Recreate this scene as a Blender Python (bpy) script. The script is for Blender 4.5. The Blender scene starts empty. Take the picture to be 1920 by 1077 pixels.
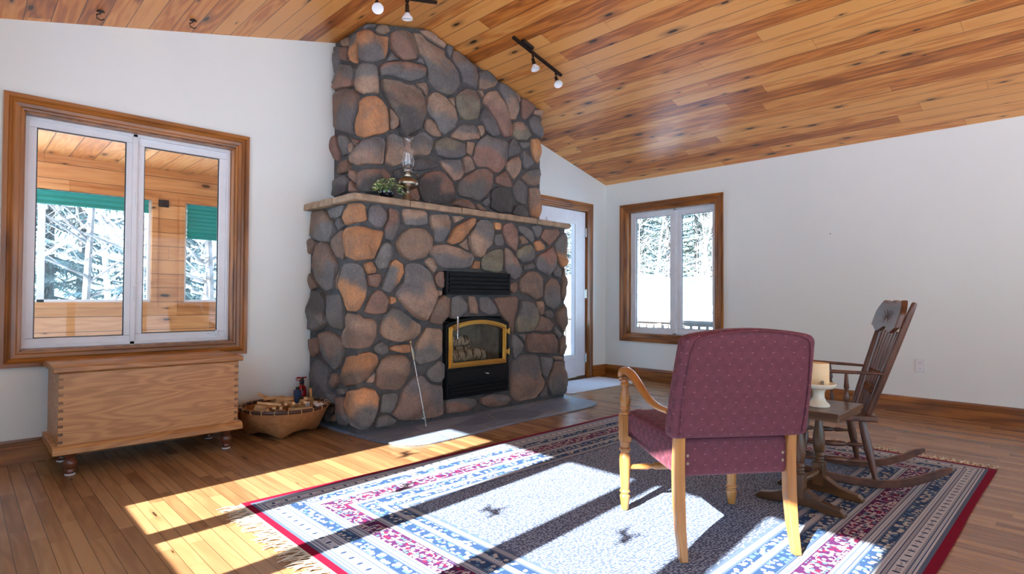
import bpy, bmesh, math, random
from math import sin, cos, pi, radians, sqrt, atan2
from mathutils import Vector, Matrix, noise
random.seed(7)
COL = bpy.context.scene.collection
R = random.uniform

# ------------------------------------------------------------------ room dimensions (metres)
YA = 4.477            # gable wall with the fireplace
XB = 6.068            # low wall on the right
XL = -0.446           # low wall with the sunny windows
YR = -4.6             # wall behind the camera
ZE, SL = 2.471, 0.248 # eave height and roof slope
XR = 2.811            # ridge
ZR = ZE + SL * (XB - XR)
def ceil_z(x): return ZR - SL * abs(x - XR)

# ------------------------------------------------------------------ mesh helpers
class MB:
    def __init__(s): s.v = []; s.f = []; s.c = None
    def add(s, vs, fs):
        n = len(s.v); s.v += [tuple(p) for p in vs]; s.f += [tuple(i + n for i in f) for f in fs]; return s
    def box(s, x0, x1, y0, y1, z0, z1):
        return s.add([(x0,y0,z0),(x1,y0,z0),(x1,y1,z0),(x0,y1,z0),(x0,y0,z1),(x1,y0,z1),(x1,y1,z1),(x0,y1,z1)],
                     [(0,3,2,1),(4,5,6,7),(0,1,5,4),(1,2,6,5),(2,3,7,6),(3,0,4,7)])
    def prism(s, poly, a, b, axis='Y'):
        n = len(poly)
        def m(p, t):
            return {'Y': (p[0], t, p[1]), 'X': (t, p[0], p[1]), 'Z': (p[0], p[1], t)}[axis]
        vs = [m(p, a) for p in poly] + [m(p, b) for p in poly]
        return s.add(vs, [tuple(range(n)), tuple(range(2*n-1, n-1, -1))] + [(i, (i+1) % n + 0, (i+1) % n + n, i + n) for i in range(n)])
    def lathe(s, prof, c=(0,0,0), seg=20, M=None, cap=True):
        vs = []; fs = []
        for z, r in prof:
            for k in range(seg):
                a = 2*pi*k/seg; vs.append(Vector((r*cos(a), r*sin(a), z)))
        for i in range(len(prof)-1):
            for k in range(seg):
                k2 = (k+1) % seg; fs.append((i*seg+k, i*seg+k2, (i+1)*seg+k2, (i+1)*seg+k))
        if cap:
            fs.append(tuple(range(seg-1, -1, -1))); fs.append(tuple(range((len(prof)-1)*seg, len(prof)*seg)))
        if M is not None: vs = [M @ v for v in vs]
        return s.add([(v[0]+c[0], v[1]+c[1], v[2]+c[2]) for v in vs], fs)
    def tube(s, pts, rad, seg=10, flat=1.0, up=(0,0,1)):
        pts = [Vector(p) for p in pts]; n = len(pts); vs = []; fs = []
        if not hasattr(rad, '__len__'): rad = [rad]*n
        for i, p in enumerate(pts):
            t = (pts[min(i+1, n-1)] - pts[max(i-1, 0)]).normalized()
            u = Vector(up)
            if abs(t.dot(u)) > .95: u = Vector((0,1,0)) if abs(t.y) < .9 else Vector((1,0,0))
            a = t.cross(u).normalized(); b = a.cross(t).normalized()
            for k in range(seg):
                w = 2*pi*k/seg; q = p + a*(rad[i]*cos(w)) + b*(rad[i]*sin(w)*flat); vs.append(q)
        for i in range(n-1):
            for k in range(seg):
                k2 = (k+1) % seg; fs.append((i*seg+k, i*seg+k2, (i+1)*seg+k2, (i+1)*seg+k))
        fs.append(tuple(range(seg-1, -1, -1))); fs.append(tuple(range((n-1)*seg, n*seg)))
        return s.add(vs, fs)
    def turned(s, p0, p1, prof, seg=16):
        # lathe profile (t 0..1, r) laid from p0 to p1
        p0 = Vector(p0); p1 = Vector(p1); d = p1 - p0; L = d.length
        Q = d.to_track_quat('Z', 'Y').to_matrix().to_4x4(); Q.translation = p0
        return s.lathe([(t*L, r) for t, r in prof], seg=seg, M=Q)
    def rbox(s, x0, x1, y0, y1, z0, z1, r, n=10, fn=None):
        cx, cy, cz = (x0+x1)/2, (y0+y1)/2, (z0+z1)/2; h = Vector(((x1-x0)/2, (y1-y0)/2, (z1-z0)/2))
        idx = {}; vs = []; fs = []
        def g(t, hh):
            # finer near the ends
            return hh*t
        def vid(p):
            k = tuple(round(c, 6) for c in p)
            if k not in idx:
                q = Vector(p); inn = Vector([max(-(h[i]-r), min(h[i]-r, q[i]*h[i])) for i in range(3)])
                full = Vector([q[i]*h[i] for i in range(3)]); d = full - inn
                o = inn + d.normalized()*r if d.length > 1e-9 else full
                o = o + Vector((cx, cy, cz))
                if fn: o = Vector(fn(o))
                idx[k] = len(vs); vs.append(o)
            return idx[k]
        tt = [-1 + 2*i/n for i in range(n+1)]
        tt = [sin(t*pi/2) for t in tt]
        for ax in range(3):
            for sg in (-1, 1):
                for i in range(n):
                    for j in range(n):
                        qs = []
                        for (a, b) in ((i,j),(i+1,j),(i+1,j+1),(i,j+1)):
                            p = [0,0,0]; p[ax] = sg; p[(ax+1) % 3] = tt[a]; p[(ax+2) % 3] = tt[b]; qs.append(vid(p))
                        fs.append(tuple(qs) if sg > 0 else tuple(qs[::-1]))
        return s.add(vs, fs)
    def xf(s, M):
        s.v = [tuple(M @ Vector(p)) for p in s.v]; return s
    def obj(s, name, mat, parent=None, bev=0, smooth=True, ang=35, loc=None, kind=None, fixn=False, seg=2):
        me = bpy.data.meshes.new(name); me.from_pydata(s.v, [], s.f)
        if fixn:
            bm = bmesh.new(); bm.from_mesh(me); bmesh.ops.recalc_face_normals(bm, faces=bm.faces); bm.to_mesh(me); bm.free()
        me.materials.append(mat)
        if smooth:
            me.shade_smooth(); me.set_sharp_from_angle(angle=radians(ang))
        if s.c is not None:
            at = me.color_attributes.new('Col', 'FLOAT_COLOR', 'POINT')
            for i, c in enumerate(s.c): at.data[i].color = (c[0], c[1], c[2], 1)
        o = bpy.data.objects.new(name, me); COL.objects.link(o)
        if parent: o.parent = parent
        if loc: o.location = loc
        if bev:
            m = o.modifiers.new('Bevel', 'BEVEL'); m.width = bev; m.segments = seg; m.limit_method = 'ANGLE'; m.angle_limit = radians(40); m.harden_normals = False
        if kind: o['kind'] = kind
        return o

def thing(name, label, cat, loc=(0,0,0), rz=0, group=None):
    o = bpy.data.objects.new(name, None); COL.objects.link(o); o.empty_display_size = .1
    o.location = loc; o.rotation_euler = (0, 0, rz); o['label'] = label; o['category'] = cat
    if group: o['group'] = group
    return o
REBASE = []
def thing_w(name, label, cat, base=(0,0,0), group=None):
    """a thing whose parts are written in room coordinates; its empty moves to the base at the end"""
    o = thing(name, label, cat, (0,0,0), 0, group); REBASE.append((o, Vector(base))); return o
def rebase():
    for o, b in REBASE:
        o.location = b
        for c in COL.objects:
            if c.parent == o: c.location = Vector(c.location) - b
def tag(o, label, cat, group=None):
    o['label'] = label; o['category'] = cat
    if group: o['group'] = group
    return o
def struct(name, label=None):
    o = bpy.data.objects.new(name, None); COL.objects.link(o); o.empty_display_size = .1; o['kind'] = 'structure'
    if label: o['label'] = label
    return o
def catmull(P, n, closed=True):
    P = [Vector(p) for p in P]; m = len(P); out = []
    rng = m if closed else m-1
    for i in range(rng):
        if closed: a, b, c, d = P[(i-1) % m], P[i], P[(i+1) % m], P[(i+2) % m]
        else: a, b, c, d = P[max(i-1,0)], P[i], P[i+1], P[min(i+2, m-1)]
        for k in range(n):
            t = k/n
            out.append(.5*((2*b) + (-a+c)*t + (2*a-5*b+4*c-d)*t*t + (-a+3*b-3*c+d)*t**3))
    if not closed: out.append(P[-1])
    return out

# ------------------------------------------------------------------ node helpers
def srgb(r, g, b):
    f = lambda u: (u/255/12.92) if u/255 <= .04045 else ((u/255+.055)/1.055)**2.4
    return (f(r), f(g), f(b), 1)
class E:
    """a value socket inside a node tree, with arithmetic"""
    def __init__(s, g, k): s.g = g; s.k = k
    def _m(s, op, o=None, c=None):
        n = s.g.t.nodes.new('ShaderNodeMath'); n.operation = op
        for i, x in enumerate((s, o, c)):
            if x is None: continue
            if isinstance(x, E): s.g.t.links.new(x.k, n.inputs[i])
            else: n.inputs[i].default_value = x
        return E(s.g, n.outputs[0])
    def __add__(s, o): return s._m('ADD', o)
    def __radd__(s, o): return s._m('ADD', o)
    def __sub__(s, o): return s._m('SUBTRACT', o)
    def __rsub__(s, o): return (s*-1) + o
    def __mul__(s, o): return s._m('MULTIPLY', o)
    def __rmul__(s, o): return s._m('MULTIPLY', o)
    def __truediv__(s, o): return s._m('DIVIDE', o)
    def lt(s, o): return s._m('LESS_THAN', o)
    def gt(s, o): return s._m('GREATER_THAN', o)
    def min(s, o): return s._m('MINIMUM', o)
    def max(s, o): return s._m('MAXIMUM', o)
    def abs(s): return s._m('ABSOLUTE')
    def floor(s): return s._m('FLOOR')
    def fract(s): return s._m('FRACT')
    def mod(s, o): return s._m('FLOORED_MODULO', o)
    def sin(s): return s._m('SINE')
    def pow(s, o): return s._m('POWER', o)
    def between(s, a, b): return s.gt(a)*s.lt(b)
    def clamp(s): return s.max(0.).min(1.)
    def step(s, a, b):   # smooth map a..b -> 0..1
        n = s.g.t.nodes.new('ShaderNodeMapRange'); n.interpolation_type = 'SMOOTHSTEP'
        s.g.t.links.new(s.k, n.inputs[0]); n.inputs[1].default_value = a; n.inputs[2].default_value = b
        return E(s.g, n.outputs[0])
class G:
    def __init__(s, name):
        s.m = bpy.data.materials.new(name); s.m.use_nodes = True; s.t = s.m.node_tree
        s.bsdf = s.t.nodes['Principled BSDF']; s.out = s.t.nodes['Material Output']
    def coord(s, which='Object'):
        n = s.t.nodes.new('ShaderNodeTexCoord'); return n.outputs[which]
    def sep(s, v):
        n = s.t.nodes.new('ShaderNodeSeparateXYZ'); s.t.links.new(v, n.inputs[0]); return [E(s, o) for o in n.outputs]
    def vec(s, x, y, z=0.):
        n = s.t.nodes.new('ShaderNodeCombineXYZ')
        for i, a in enumerate((x, y, z)):
            if isinstance(a, E): s.t.links.new(a.k, n.inputs[i])
            else: n.inputs[i].default_value = a
        return n.outputs[0]
    def noise(s, v, scale=1., detail=3., rough=.55, dist=0., color=False):
        n = s.t.nodes.new('ShaderNodeTexNoise'); s.t.links.new(v, n.inputs['Vector'])
        n.inputs['Scale'].default_value = scale; n.inputs['Detail'].default_value = detail; n.inputs['Roughness'].default_value = rough; n.inputs['Distortion'].default_value = dist
        return n.outputs[1] if color else E(s, n.outputs[0])
    def white(s, v):
        n = s.t.nodes.new('ShaderNodeTexWhiteNoise'); n.noise_dimensions = '3D'; s.t.links.new(v, n.inputs['Vector']); return E(s, n.outputs[0])
    def voro(s, v, scale=1., feat='F1', rand=1., dim='2D'):
        n = s.t.nodes.new('ShaderNodeTexVoronoi'); n.voronoi_dimensions = dim; n.feature = feat; s.t.links.new(v, n.inputs['Vector']); n.inputs['Scale'].default_value = scale
        n.inputs['Randomness'].default_value = rand
        c = s.sep(n.outputs['Color']) if feat == 'F1' else None
        return E(s, n.outputs['Distance']), c
    def ramp(s, f, stops, const=False):
        n = s.t.nodes.new('ShaderNodeValToRGB'); n.color_ramp.interpolation = 'CONSTANT' if const else 'LINEAR'
        el = n.color_ramp.elements
        while len(el) < len(stops): el.new(1.)
        for e, (p, c) in zip(el, stops): e.position = p; e.color = c
        s.t.links.new(f.k, n.inputs[0]); return n.outputs[0]
    def mix(s, f, a, b, mode='MIX'):
        n = s.t.nodes.new('ShaderNodeMix'); n.data_type = 'RGBA'; n.blend_type = mode
        if isinstance(f, E): s.t.links.new(f.k, n.inputs[0])
        else: n.inputs[0].default_value = f
        for i, x in ((6, a), (7, b)):
            if isinstance(x, tuple): n.inputs[i].default_value = x
            else: s.t.links.new(x, n.inputs[i])
        return n.outputs[2]
    def rgb(s, c):
        n = s.t.nodes.new('ShaderNodeRGB'); n.outputs[0].default_value = c; return n.outputs[0]
    def bump(s, h, strength=.3, dist=.01):
        n = s.t.nodes.new('ShaderNodeBump'); n.inputs['Strength'].default_value = strength; n.inputs['Distance'].default_value = dist
        s.t.links.new(h.k, n.inputs['Height']); s.t.links.new(n.outputs[0], s.bsdf.inputs['Normal'])
    def base(s, c):
        if isinstance(c, tuple): s.bsdf.inputs['Base Color'].default_value = c
        else: s.t.links.new(c, s.bsdf.inputs['Base Color'])
    def set(s, rough=None, metal=None, coat=None, spec=None, trans=None, ior=None):
        b = s.bsdf.inputs
        if rough is not None:
            if isinstance(rough, E): s.t.links.new(rough.k, b['Roughness'])
            else: b['Roughness'].default_value = rough
        if metal is not None: b['Metallic'].default_value = metal
        if coat is not None: b['Coat Weight'].default_value = coat; b['Coat Roughness'].default_value = .15
        if spec is not None: b['Specular IOR Level'].default_value = spec
        if trans is not None: b['Transmission Weight'].default_value = trans
        if ior is not None: b['IOR'].default_value = ior
        return s.m

def plain(name, c, rough=.6, metal=0., var=.06, scale=8., bump=0., coat=None):
    g = G(name); co = g.coord(); n = g.noise(co, scale, 4.)
    lo = tuple(max(0, x*(1-var*2)) for x in c[:3]) + (1,); hi = tuple(min(1, x*(1+var*2)) for x in c[:3]) + (1,)
    g.base(g.ramp(n, [(.3, lo), (.7, hi)]))
    if bump: g.bump(g.noise(co, scale*8, 4.), bump, .003)
    return g.set(rough=rough, metal=metal, coat=coat)

def wood(name, dark, light, axis='X', rough=.4, scale=1., ring=.5, coat=None, knots=0.):
    g = G(name); x, y, z = g.sep(g.coord()); k = {'X': 0, 'Y': 1, 'Z': 2}[axis]
    c = [x, y, z]; st = [c[i]*(scale*(1.5 if i == k else 22.)) for i in range(3)]
    v = g.vec(*st); n1 = g.noise(v, 1., 5., .6, .3)
    st2 = [c[i]*(scale*(.9 if i == k else 7.)) for i in range(3)]
    n2 = g.noise(g.vec(*st2), 1., 2., .5)
    rg = ((n2*26.).sin()*.5+.5)*ring + n1*(1-ring)
    rg = rg*.6 + n1*.4
    col = g.ramp(rg, [(.25, dark), (.75, light)])
    if knots:
        st3 = [c[i]*(2.2 if i == k else 7.) for i in range(3)]
        d, cc = g.voro(g.vec(*st3), 1., dim='3D')
        kn = (1.-d.step(.05, .16))*cc[0].gt(1.-knots)
        col = g.mix(kn*.8, col, tuple(q*.25 for q in dark[:3])+(1,))
    g.base(col); g.bump(n1, .12, .002)
    return g.set(rough=rough, coat=coat)

def boards(name, along, across, width, length, stops, rough=.4, gap=.004, knot=0., grain=1., bumpd=.004, shift=0., tints=.5, coat=None, spec=None):
    """boards laid side by side: own tint for each, grain, knots, grooves and butt joints"""
    g = G(name); c = g.sep(g.coord()); a = c[along]; w = c[across] + shift
    row = (w/width).floor(); fr = (w/width).fract()
    off = g.white(g.vec(row, 3.7, 1.1))*7.3
    al = a/length + off; seg = al.floor(); fs = al.fract()
    tint = g.white(g.vec(row, seg, 5.))
    tint2 = g.white(g.vec(row, seg, 9.))
    gv = g.vec(a*1.6 + tint*31., w*38., tint2*17.)
    gr = g.noise(gv, 1., 4., .6, .4)
    n2 = g.noise(g.vec(a*1.1 + tint2*13., w*9. + tint*5., 0.), 1., 2., .5)
    ring = (n2*34.).sin()*.5+.5
    f = tint*tints + gr*.35*grain + ring*.16*grain + (.42 - tints*.5)
    col = g.ramp(f, stops)
    if knot:
        d, cc = g.voro(g.vec(a*1.7 + row*3.17, (w/width)*.73 + .2, 0.), 1., rand=1.)
        wob = g.noise(g.vec(a*30., w*30., 0.), 1., 2.)
        dk = d + (wob-.5)*.05
        big = cc[0].gt(1.-knot)
        dk = dk/(cc[1]*1.1 + .35)
        kn = (1.-dk.step(.04, .075))*big
        halo = (1.-dk.step(.05, .22))*big
        col = g.mix(halo*.45, col, stops[0][1])
        col = g.mix(kn*.9, col, tuple(q*.16 for q in stops[0][1][:3])+(1,))
    gm = fr.lt(gap/width).max(fr.gt(1.-gap/width)).max(fs.lt(gap*.7/length))
    col = g.mix(gm*.75, col, tuple(q*.12 for q in stops[0][1][:3])+(1,))
    g.base(col); g.bump((1.-gm)*1. + gr*.06, .6, bumpd)
    return g.set(rough=rough, coat=coat, spec=spec)

# ------------------------------------------------------------------ materials
M = {}
def wallmat():
    g = G('painted_plaster'); n = g.noise(g.coord(), 1.2, 3.); g.base(g.ramp(n, [(.3, srgb(228,235,234)), (.7, srgb(232,239,238))]))
    g.bump(g.noise(g.coord(), 260., 2.), .10, .001); return g.set(rough=.75, spec=.3)
M['wall'] = wallmat()
M['ceiling'] = boards('cedar_ceiling', 1, 0, .1295, 2.1, [(.08, srgb(84,48,32)), (.34, srgb(158,88,38)), (.6, srgb(208,126,54)), (.9, srgb(234,166,92))], rough=.38, gap=.0025, knot=.75, tints=.66, grain=1.35, bumpd=.004)
M['floor'] = boards('maple_floor', 1, 0, .0572, .62, [(.15, srgb(104,70,44)), (.5, srgb(140,102,68)), (.85, srgb(166,126,86))], rough=.26, gap=.0011, knot=.05, tints=.5, grain=.9, bumpd=.0008, spec=.5)
M['cedar'] = boards('cedar_wall_boards', 0, 2, .155, 2.4, [(.12, srgb(130,76,40)), (.45, srgb(184,120,66)), (.85, srgb(208,152,98))], rough=.5, gap=.003, knot=.5, tints=.4)
M['porch_ceiling'] = boards('cedar_porch_ceiling', 1, 0, .2, 3., [(.12, srgb(136,78,38)), (.45, srgb(196,126,66)), (.85, srgb(218,166,108))], rough=.5, gap=.004, knot=.4, tints=.5)
OAKD, OAKL = srgb(104,58,20), srgb(170,106,42)
M['trimX'] = wood('oak_trim_x', OAKD, OAKL, 'X', .38, coat=.2)
M['trimY'] = wood('oak_trim_y', OAKD, OAKL, 'Y', .38, coat=.2)
M['trimZ'] = wood('oak_trim_z', OAKD, OAKL, 'Z', .38, coat=.2)
M['white'] = plain('white_vinyl', srgb(226,230,236), .35, var=.02)
M['doorwhite'] = plain('white_door_paint', srgb(222,226,234), .4, var=.02)
def thin_glass(name, tint=(1,1,1,1), refl=.06):
    g = G(name); t = g.t; tr = t.nodes.new('ShaderNodeBsdfTransparent'); tr.inputs[0].default_value = tint
    gl = t.nodes.new('ShaderNodeBsdfGlossy'); gl.inputs['Roughness'].default_value = .02
    lw = t.nodes.new('ShaderNodeLayerWeight'); lw.inputs[0].default_value = .12
    mx = t.nodes.new('ShaderNodeMixShader')
    f = E(g, lw.outputs['Fresnel'])*.7 + refl*.3
    t.links.new(f.k, mx.inputs[0]); t.links.new(tr.outputs[0], mx.inputs[1]); t.links.new(gl.outputs[0], mx.inputs[2]); t.links.new(mx.outputs[0], g.out.inputs[0])
    return g.m
M['glass'] = thin_glass('window_glass', (.97,.985,.98,1))
M['stoveglass'] = thin_glass('stove_glass', (.86,.85,.82,1), .08)
M['lampglass'] = thin_glass('lamp_glass', (.97,.97,.97,1), .35)
M['snow'] = plain('snow', srgb(238,242,250), .8, var=.01, scale=.6, bump=.2)
M['brass'] = plain('polished_brass', srgb(206,162,86), .24, 1., .015, scale=3.)
M['oldbrass'] = plain('aged_brass', srgb(158,146,130), .32, 1., .05)
M['chrome'] = plain('chrome', srgb(205,205,205), .18, 1., .02)
M['iron'] = plain('black_iron', srgb(22,23,26), .5, .0, .02)
M['black'] = plain('black_enamel', srgb(15,16,19), .45, 0., .02)
M['blackplastic'] = plain('black_plastic', srgb(30,30,33), .4)
M['bronze'] = plain('dark_bronze', srgb(52,42,38), .4, .6)
M['frosted'] = plain('frosted_glass', srgb(236,238,242), .25, var=.01)
M['candle'] = plain('cream_wax', srgb(232,206,160), .5, var=.03)
M['ceramic'] = plain('ivory_ceramic', srgb(222,218,200), .35, var=.05, scale=20.)
M['blind'] = plain('teal_blind', srgb(32,140,132), .7, var=.03)
M['outlet'] = plain('white_plastic', srgb(225,227,232), .35, var=.01)
M['walnut'] = wood('dark_walnut', srgb(64,38,29), srgb(110,70,52), 'Z', .36, coat=.15, ring=.3)
M['walnutX'] = wood('dark_walnut_seat', srgb(64,38,29), srgb(112,72,53), 'X', .42, coat=.1, ring=.4)
M['oakZ'] = wood('brown_oak_z', srgb(72,46,26), srgb(116,80,48), 'Z', .34, coat=.2, ring=.45)
M['oakY'] = wood('brown_oak_y', srgb(66,42,24), srgb(106,72,42), 'Y', .32, coat=.2, ring=.45)
M['honeyZ'] = wood('honey_beech_z', srgb(150,92,40), srgb(205,146,82), 'Z', .34, coat=.3, ring=.2)
M['honeyY'] = wood('honey_beech_y', srgb(140,80,32), srgb(196,132,64), 'Y', .3, coat=.4, ring=.2)
M['kindling'] = wood('split_pine', srgb(170,122,72), srgb(226,186,134), 'X', .7, ring=.3)
M['dove'] = wood('dovetail_end_grain', srgb(92,60,36), srgb(140,98,62), 'Z', .45)
M['footwood'] = wood('turned_mahogany', srgb(78,38,24), srgb(124,70,46), 'Z', .3, coat=.4, ring=.2)
def chestmat():
    g = G('elm_chest'); x, y, z = g.sep(g.coord()); pl = ((z-.1)/.155).floor(); t = g.white(g.vec(pl, 1., 2.)); t2 = g.white(g.vec(pl, 7., 2.))
    n = g.noise(g.vec(x*1.3 + t*9., y*3., z*9. + t2*4.), 1., 2., .5, .3); ring = (n*70.).sin()*.5+.5
    fi = g.noise(g.vec(x*5., y*40., z*150.), 1., 3.)
    f = ring*.24 + fi*.44 + t*.32
    g.base(g.ramp(f, [(.15, srgb(122,78,44)), (.5, srgb(168,116,70)), (.85, srgb(196,146,92))])); g.bump(fi, .1, .002)
    return g.set(rough=.45, coat=.15)
M['chest'] = chestmat()
def stonemat():
    g = G('field_stone'); at = g.t.nodes.new('ShaderNodeAttribute'); at.attribute_name = 'Col'; co = g.coord()
    n = g.noise(co, 9., 6., .65); n2 = g.noise(co, 70., 4., .7); n3 = g.noise(co, 3.1, 3., .5)
    c = g.mix(n.step(.35, .7)*.45, at.outputs[0], srgb(90,89,90))
    c = g.mix(n3.step(.58, .72)*.3, c, srgb(138,132,120))
    sp = g.noise(co, 26., 5., .7)
    c = g.mix(sp.step(.66, .74)*.5, c, srgb(176,172,156))
    f = n2*1.0 + .48
    c = g.mix(1., c, g.vec(f, f, f), 'MULTIPLY')
    x, y, z = g.sep(co); st = g.noise(g.vec(x*60., y*60., z*9.), 1., 4., .7)
    c = g.mix(st.step(.56, .75)*.22, c, srgb(190,184,176))
    g.base(c)
    g.bump(n2*.6 + n*.9 + st*.25, .8, .014); return g.set(rough=.8, spec=.3)
M['stone'] = stonemat()
M['mortar'] = plain('grey_mortar', srgb(84,84,85), .95, var=.12, scale=30., bump=.6)
M['mantel'] = plain('sandstone_mantel', srgb(158,136,114), .8, var=.16, scale=14., bump=.5)
def hearthmat():
    g = G('flagstone_hearth'); co = g.coord(); x, y, z = g.sep(co)
    wob = g.noise(co, 3., 3.)*.12
    d, _ = g.voro(g.vec(x*1.5 + wob, y*2.6 + wob, 0.), 1.6, 'DISTANCE_TO_EDGE')
    _, cc = g.voro(g.vec(x*1.5 + wob, y*2.6 + wob, 0.), 1.6)
    n = g.noise(g.vec(x*4., y*9., 0.), 2., 6., .65)
    c = g.ramp(n*.6 + cc[0]*.35, [(.2, srgb(84,96,114)), (.5, srgb(116,128,148)), (.8, srgb(150,158,170))])
    c = g.mix(1.-d.step(.006, .02), c, srgb(150,148,142)); g.base(c); g.bump(n + d.step(0., .03)*.6, .4, .01); return g.set(rough=.42)
M['hearth'] = hearthmat()
def fabric():
    g = G('burgundy_damask'); x, y, z = g.sep(g.coord()); nx, ny, nz = g.sep(g.coord('Normal'))
    sx = nx.abs().gt(.75); st = nz.abs().gt(.75)*(1.-sx)
    u = x*(1.-sx) + y*sx; v = z*(1.-st) + y*st
    r = (v/.021).floor(); fu = (u/.084 + r.mod(2.)*.5).fract() - .5; fv = (v/.021).fract() - .5
    dot = ((fu*.084).abs().lt(.0032))*((fv*.021).abs().lt(.0010))
    wob = g.noise(g.vec(u*24., v*24., 0.), 1., 2.)
    q = (u*(2*pi/.052) + (wob-.5)*1.2).sin(); p = v*(2*pi/.066) + (wob-.5)*1.5
    w = (p + q*1.5).sin() + (p*2. - q*2.2).sin()*.6
    pat = w.step(-.25, .25)
    back = ny.lt(-.5)
    amt = .62 - back*.40
    c = g.mix(pat*amt, srgb(101,46,60), srgb(66,24,37))
    c = g.mix(dot*.8, c, srgb(176,120,130)); g.base(c)
    g.bump(g.noise(g.coord(), 700., 2.)*.5 + pat*.25, .3, .002)
    g.set(rough=.75); g.bsdf.inputs['Sheen Weight'].default_value = .2; g.bsdf.inputs['Sheen Roughness'].default_value = .4
    g.bsdf.inputs['Sheen Tint'].default_value = srgb(200,140,150)
    return g.m
M['fabric'] = fabric()
RX, RY = 1.695, 1.22
def rugmat():
    g = G('persian_rug'); co = g.coord(); x, y, z = g.sep(co)
    dx = RX - x.abs(); dy = RY - y.abs(); d = dx.min(dy); hor = dy.lt(dx)
    t = hor*x + (1.-hor)*y
    RED, BLU, TAN, NAV, LIT, PUR = srgb(122,14,44), srgb(86,102,126), srgb(150,153,162), srgb(48,72,108), srgb(184,189,196), srgb(78,38,80)
    S = [(0,RED),(.03,BLU),(.046,LIT),(.054,NAV),(.058,LIT),(.068,BLU),(.074,TAN),(.082,LIT),(.118,BLU),(.123,TAN),(.134,NAV),(.138,LIT),(.158,BLU),(.163,NAV),(.213,BLU),(.219,TAN),(.228,NAV),(.231,LIT),(.25,BLU),(.254,TAN),(.266,PUR),(.36,TAN),(.37,BLU),(.374,LIT),(.39,NAV),(.394,BLU),(.40,NAV),(.455,BLU)]
    S2 = [(0,BLU),(.462-.455,TAN),(.472-.455,LIT),(.488-.455,NAV),(.525-.455,BLU),(.535-.455,TAN),(.56-.455,BLU)]
    c1 = g.ramp(d/.5, [(p/.5, c) for p, c in S], True)
    c2 = g.ramp((d-.455)/.2, [(p/.2, c) for p, c in S2], True)
    # field: dense small figures on grey-blue
    fv = g.vec(x, y, 0.)
    vd, vc = g.voro(fv, 78., rand=.6); nz = g.noise(fv, 130., 3.)
    fld = g.mix((vd + (nz-.5)*.7).step(.26, .46), srgb(162,174,192), srgb(84,98,126))
    fld = g.mix(vc[0].gt(.8)*.6, fld, srgb(84,90,104))
    # scalloped inner edge of the field
    c = g.mix(d.gt(.455), c1, c2)
    sc = (t*(pi/.07)).sin().abs()*.02 + .565
    c = g.mix(d.gt(sc), c, fld)
    flr = (d.between(.165, .211)).max(d.between(.402, .453)).max(d.between(.49, .523))
    bd, bc = g.voro(g.vec(t, d, 0.), 46., rand=.8); nb = g.noise(g.vec(t, d, 0.), 150., 2.)
    fl = (bd + (nb-.5)*.6).lt(.46)*bc[0].gt(.3)
    c = g.mix(flr*fl, c, g.mix(bc[1].gt(.72), srgb(176,174,168), srgb(92,124,150)))
    # purple main border
    pb = d.between(.27, .356); pd, pc = g.voro(g.vec(t, d, 0.), 52., rand=.75)
    fl2 = (pd + (nb-.5)*.6).lt(.42)*pc[0].gt(.22)
    c = g.mix(pb*fl2, c, g.mix(pc[1].gt(.6), srgb(182,172,174), g.mix(pc[2].gt(.5), srgb(140,34,66), srgb(84,118,128))))
    tu = (t/.115).fract()*.115 - .0575; vv = d - .313
    hx = ((tu.abs()/.038).max(vv.abs()/.030)).max((tu.abs()/.038 + vv.abs()/.030)*.60)
    c = g.mix(hx.between(.90, 1.)*pb, c, srgb(196,192,198))
    # small dark dots on the pale guard stripes
    dots = ((t/.0125).fract().lt(.38))*((d-.148).abs().lt(.0035).max((d-.241).abs().lt(.0035)).max((d-.382).abs().lt(.0035)).max((d-.48).abs().lt(.0035)).max((d-.063).abs().lt(.002)))
    c = g.mix(dots*.85, c, NAV)
    ou = (t/.062).fract()*.062 - .031; ov = d - .1
    ov2 = (ou/.0075).pow(2.) + (ov/.0135).pow(2.)
    md, mc = g.voro(g.vec(t, d, 0.), 70., rand=.6)
    mk = md.lt(.3)*mc[0].gt(.45)*(ou.abs().gt(.012))*(ov.abs().lt(.012))
    c = g.mix(d.between(.083, .117)*(ov2.lt(1.).max(mk*.7)), c, srgb(44,62,92))
    wv = g.noise(g.vec(x*420., y*420., 0.), 1., 1.)
    f = wv*.3 + .85
    c = g.mix(1., c, g.vec(f, f, f), 'MULTIPLY'); g.base(c); g.bump(wv, .5, .003)
    return g.set(rough=.95, spec=.1)
M['rug'] = rugmat()
M['fringe'] = plain('cream_fringe', srgb(206,196,172), .95, var=.1)
M['mat'] = plain('white_cotton_mat', srgb(222,222,228), .95, var=.05, scale=60., bump=.8)
def basketmat():
    g = G('woven_cane'); x, y, z = g.sep(g.coord()); a = E(g, g.t.nodes.new('ShaderNodeMath').outputs[0])
    n = a.k.node; n.operation = 'ARCTAN2'; g.t.links.new(y.k, n.inputs[0]); g.t.links.new(x.k, n.inputs[1])
    row = (z/.0065).floor(); w = ((a*(76/(2*pi)) + row.mod(2.)*.5)*(2*pi)).sin()*.5+.5; hz = ((z/.0065).fract()-.5).abs()
    ns = g.noise(g.coord(), 30., 3.)
    f = w*.3 + ns*.45 + (1.-hz*2.)*.2
    g.base(g.ramp(f, [(.2, srgb(132,82,44)), (.5, srgb(188,132,84)), (.8, srgb(218,168,118))])); g.bump(w*.5 + (1.-hz*2.)*.5, .7, .004); return g.set(rough=.55)
M['basket'] = basketmat()
M['rim'] = plain('dark_cane_rim', srgb(66,42,34), .4, var=.1)
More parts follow.
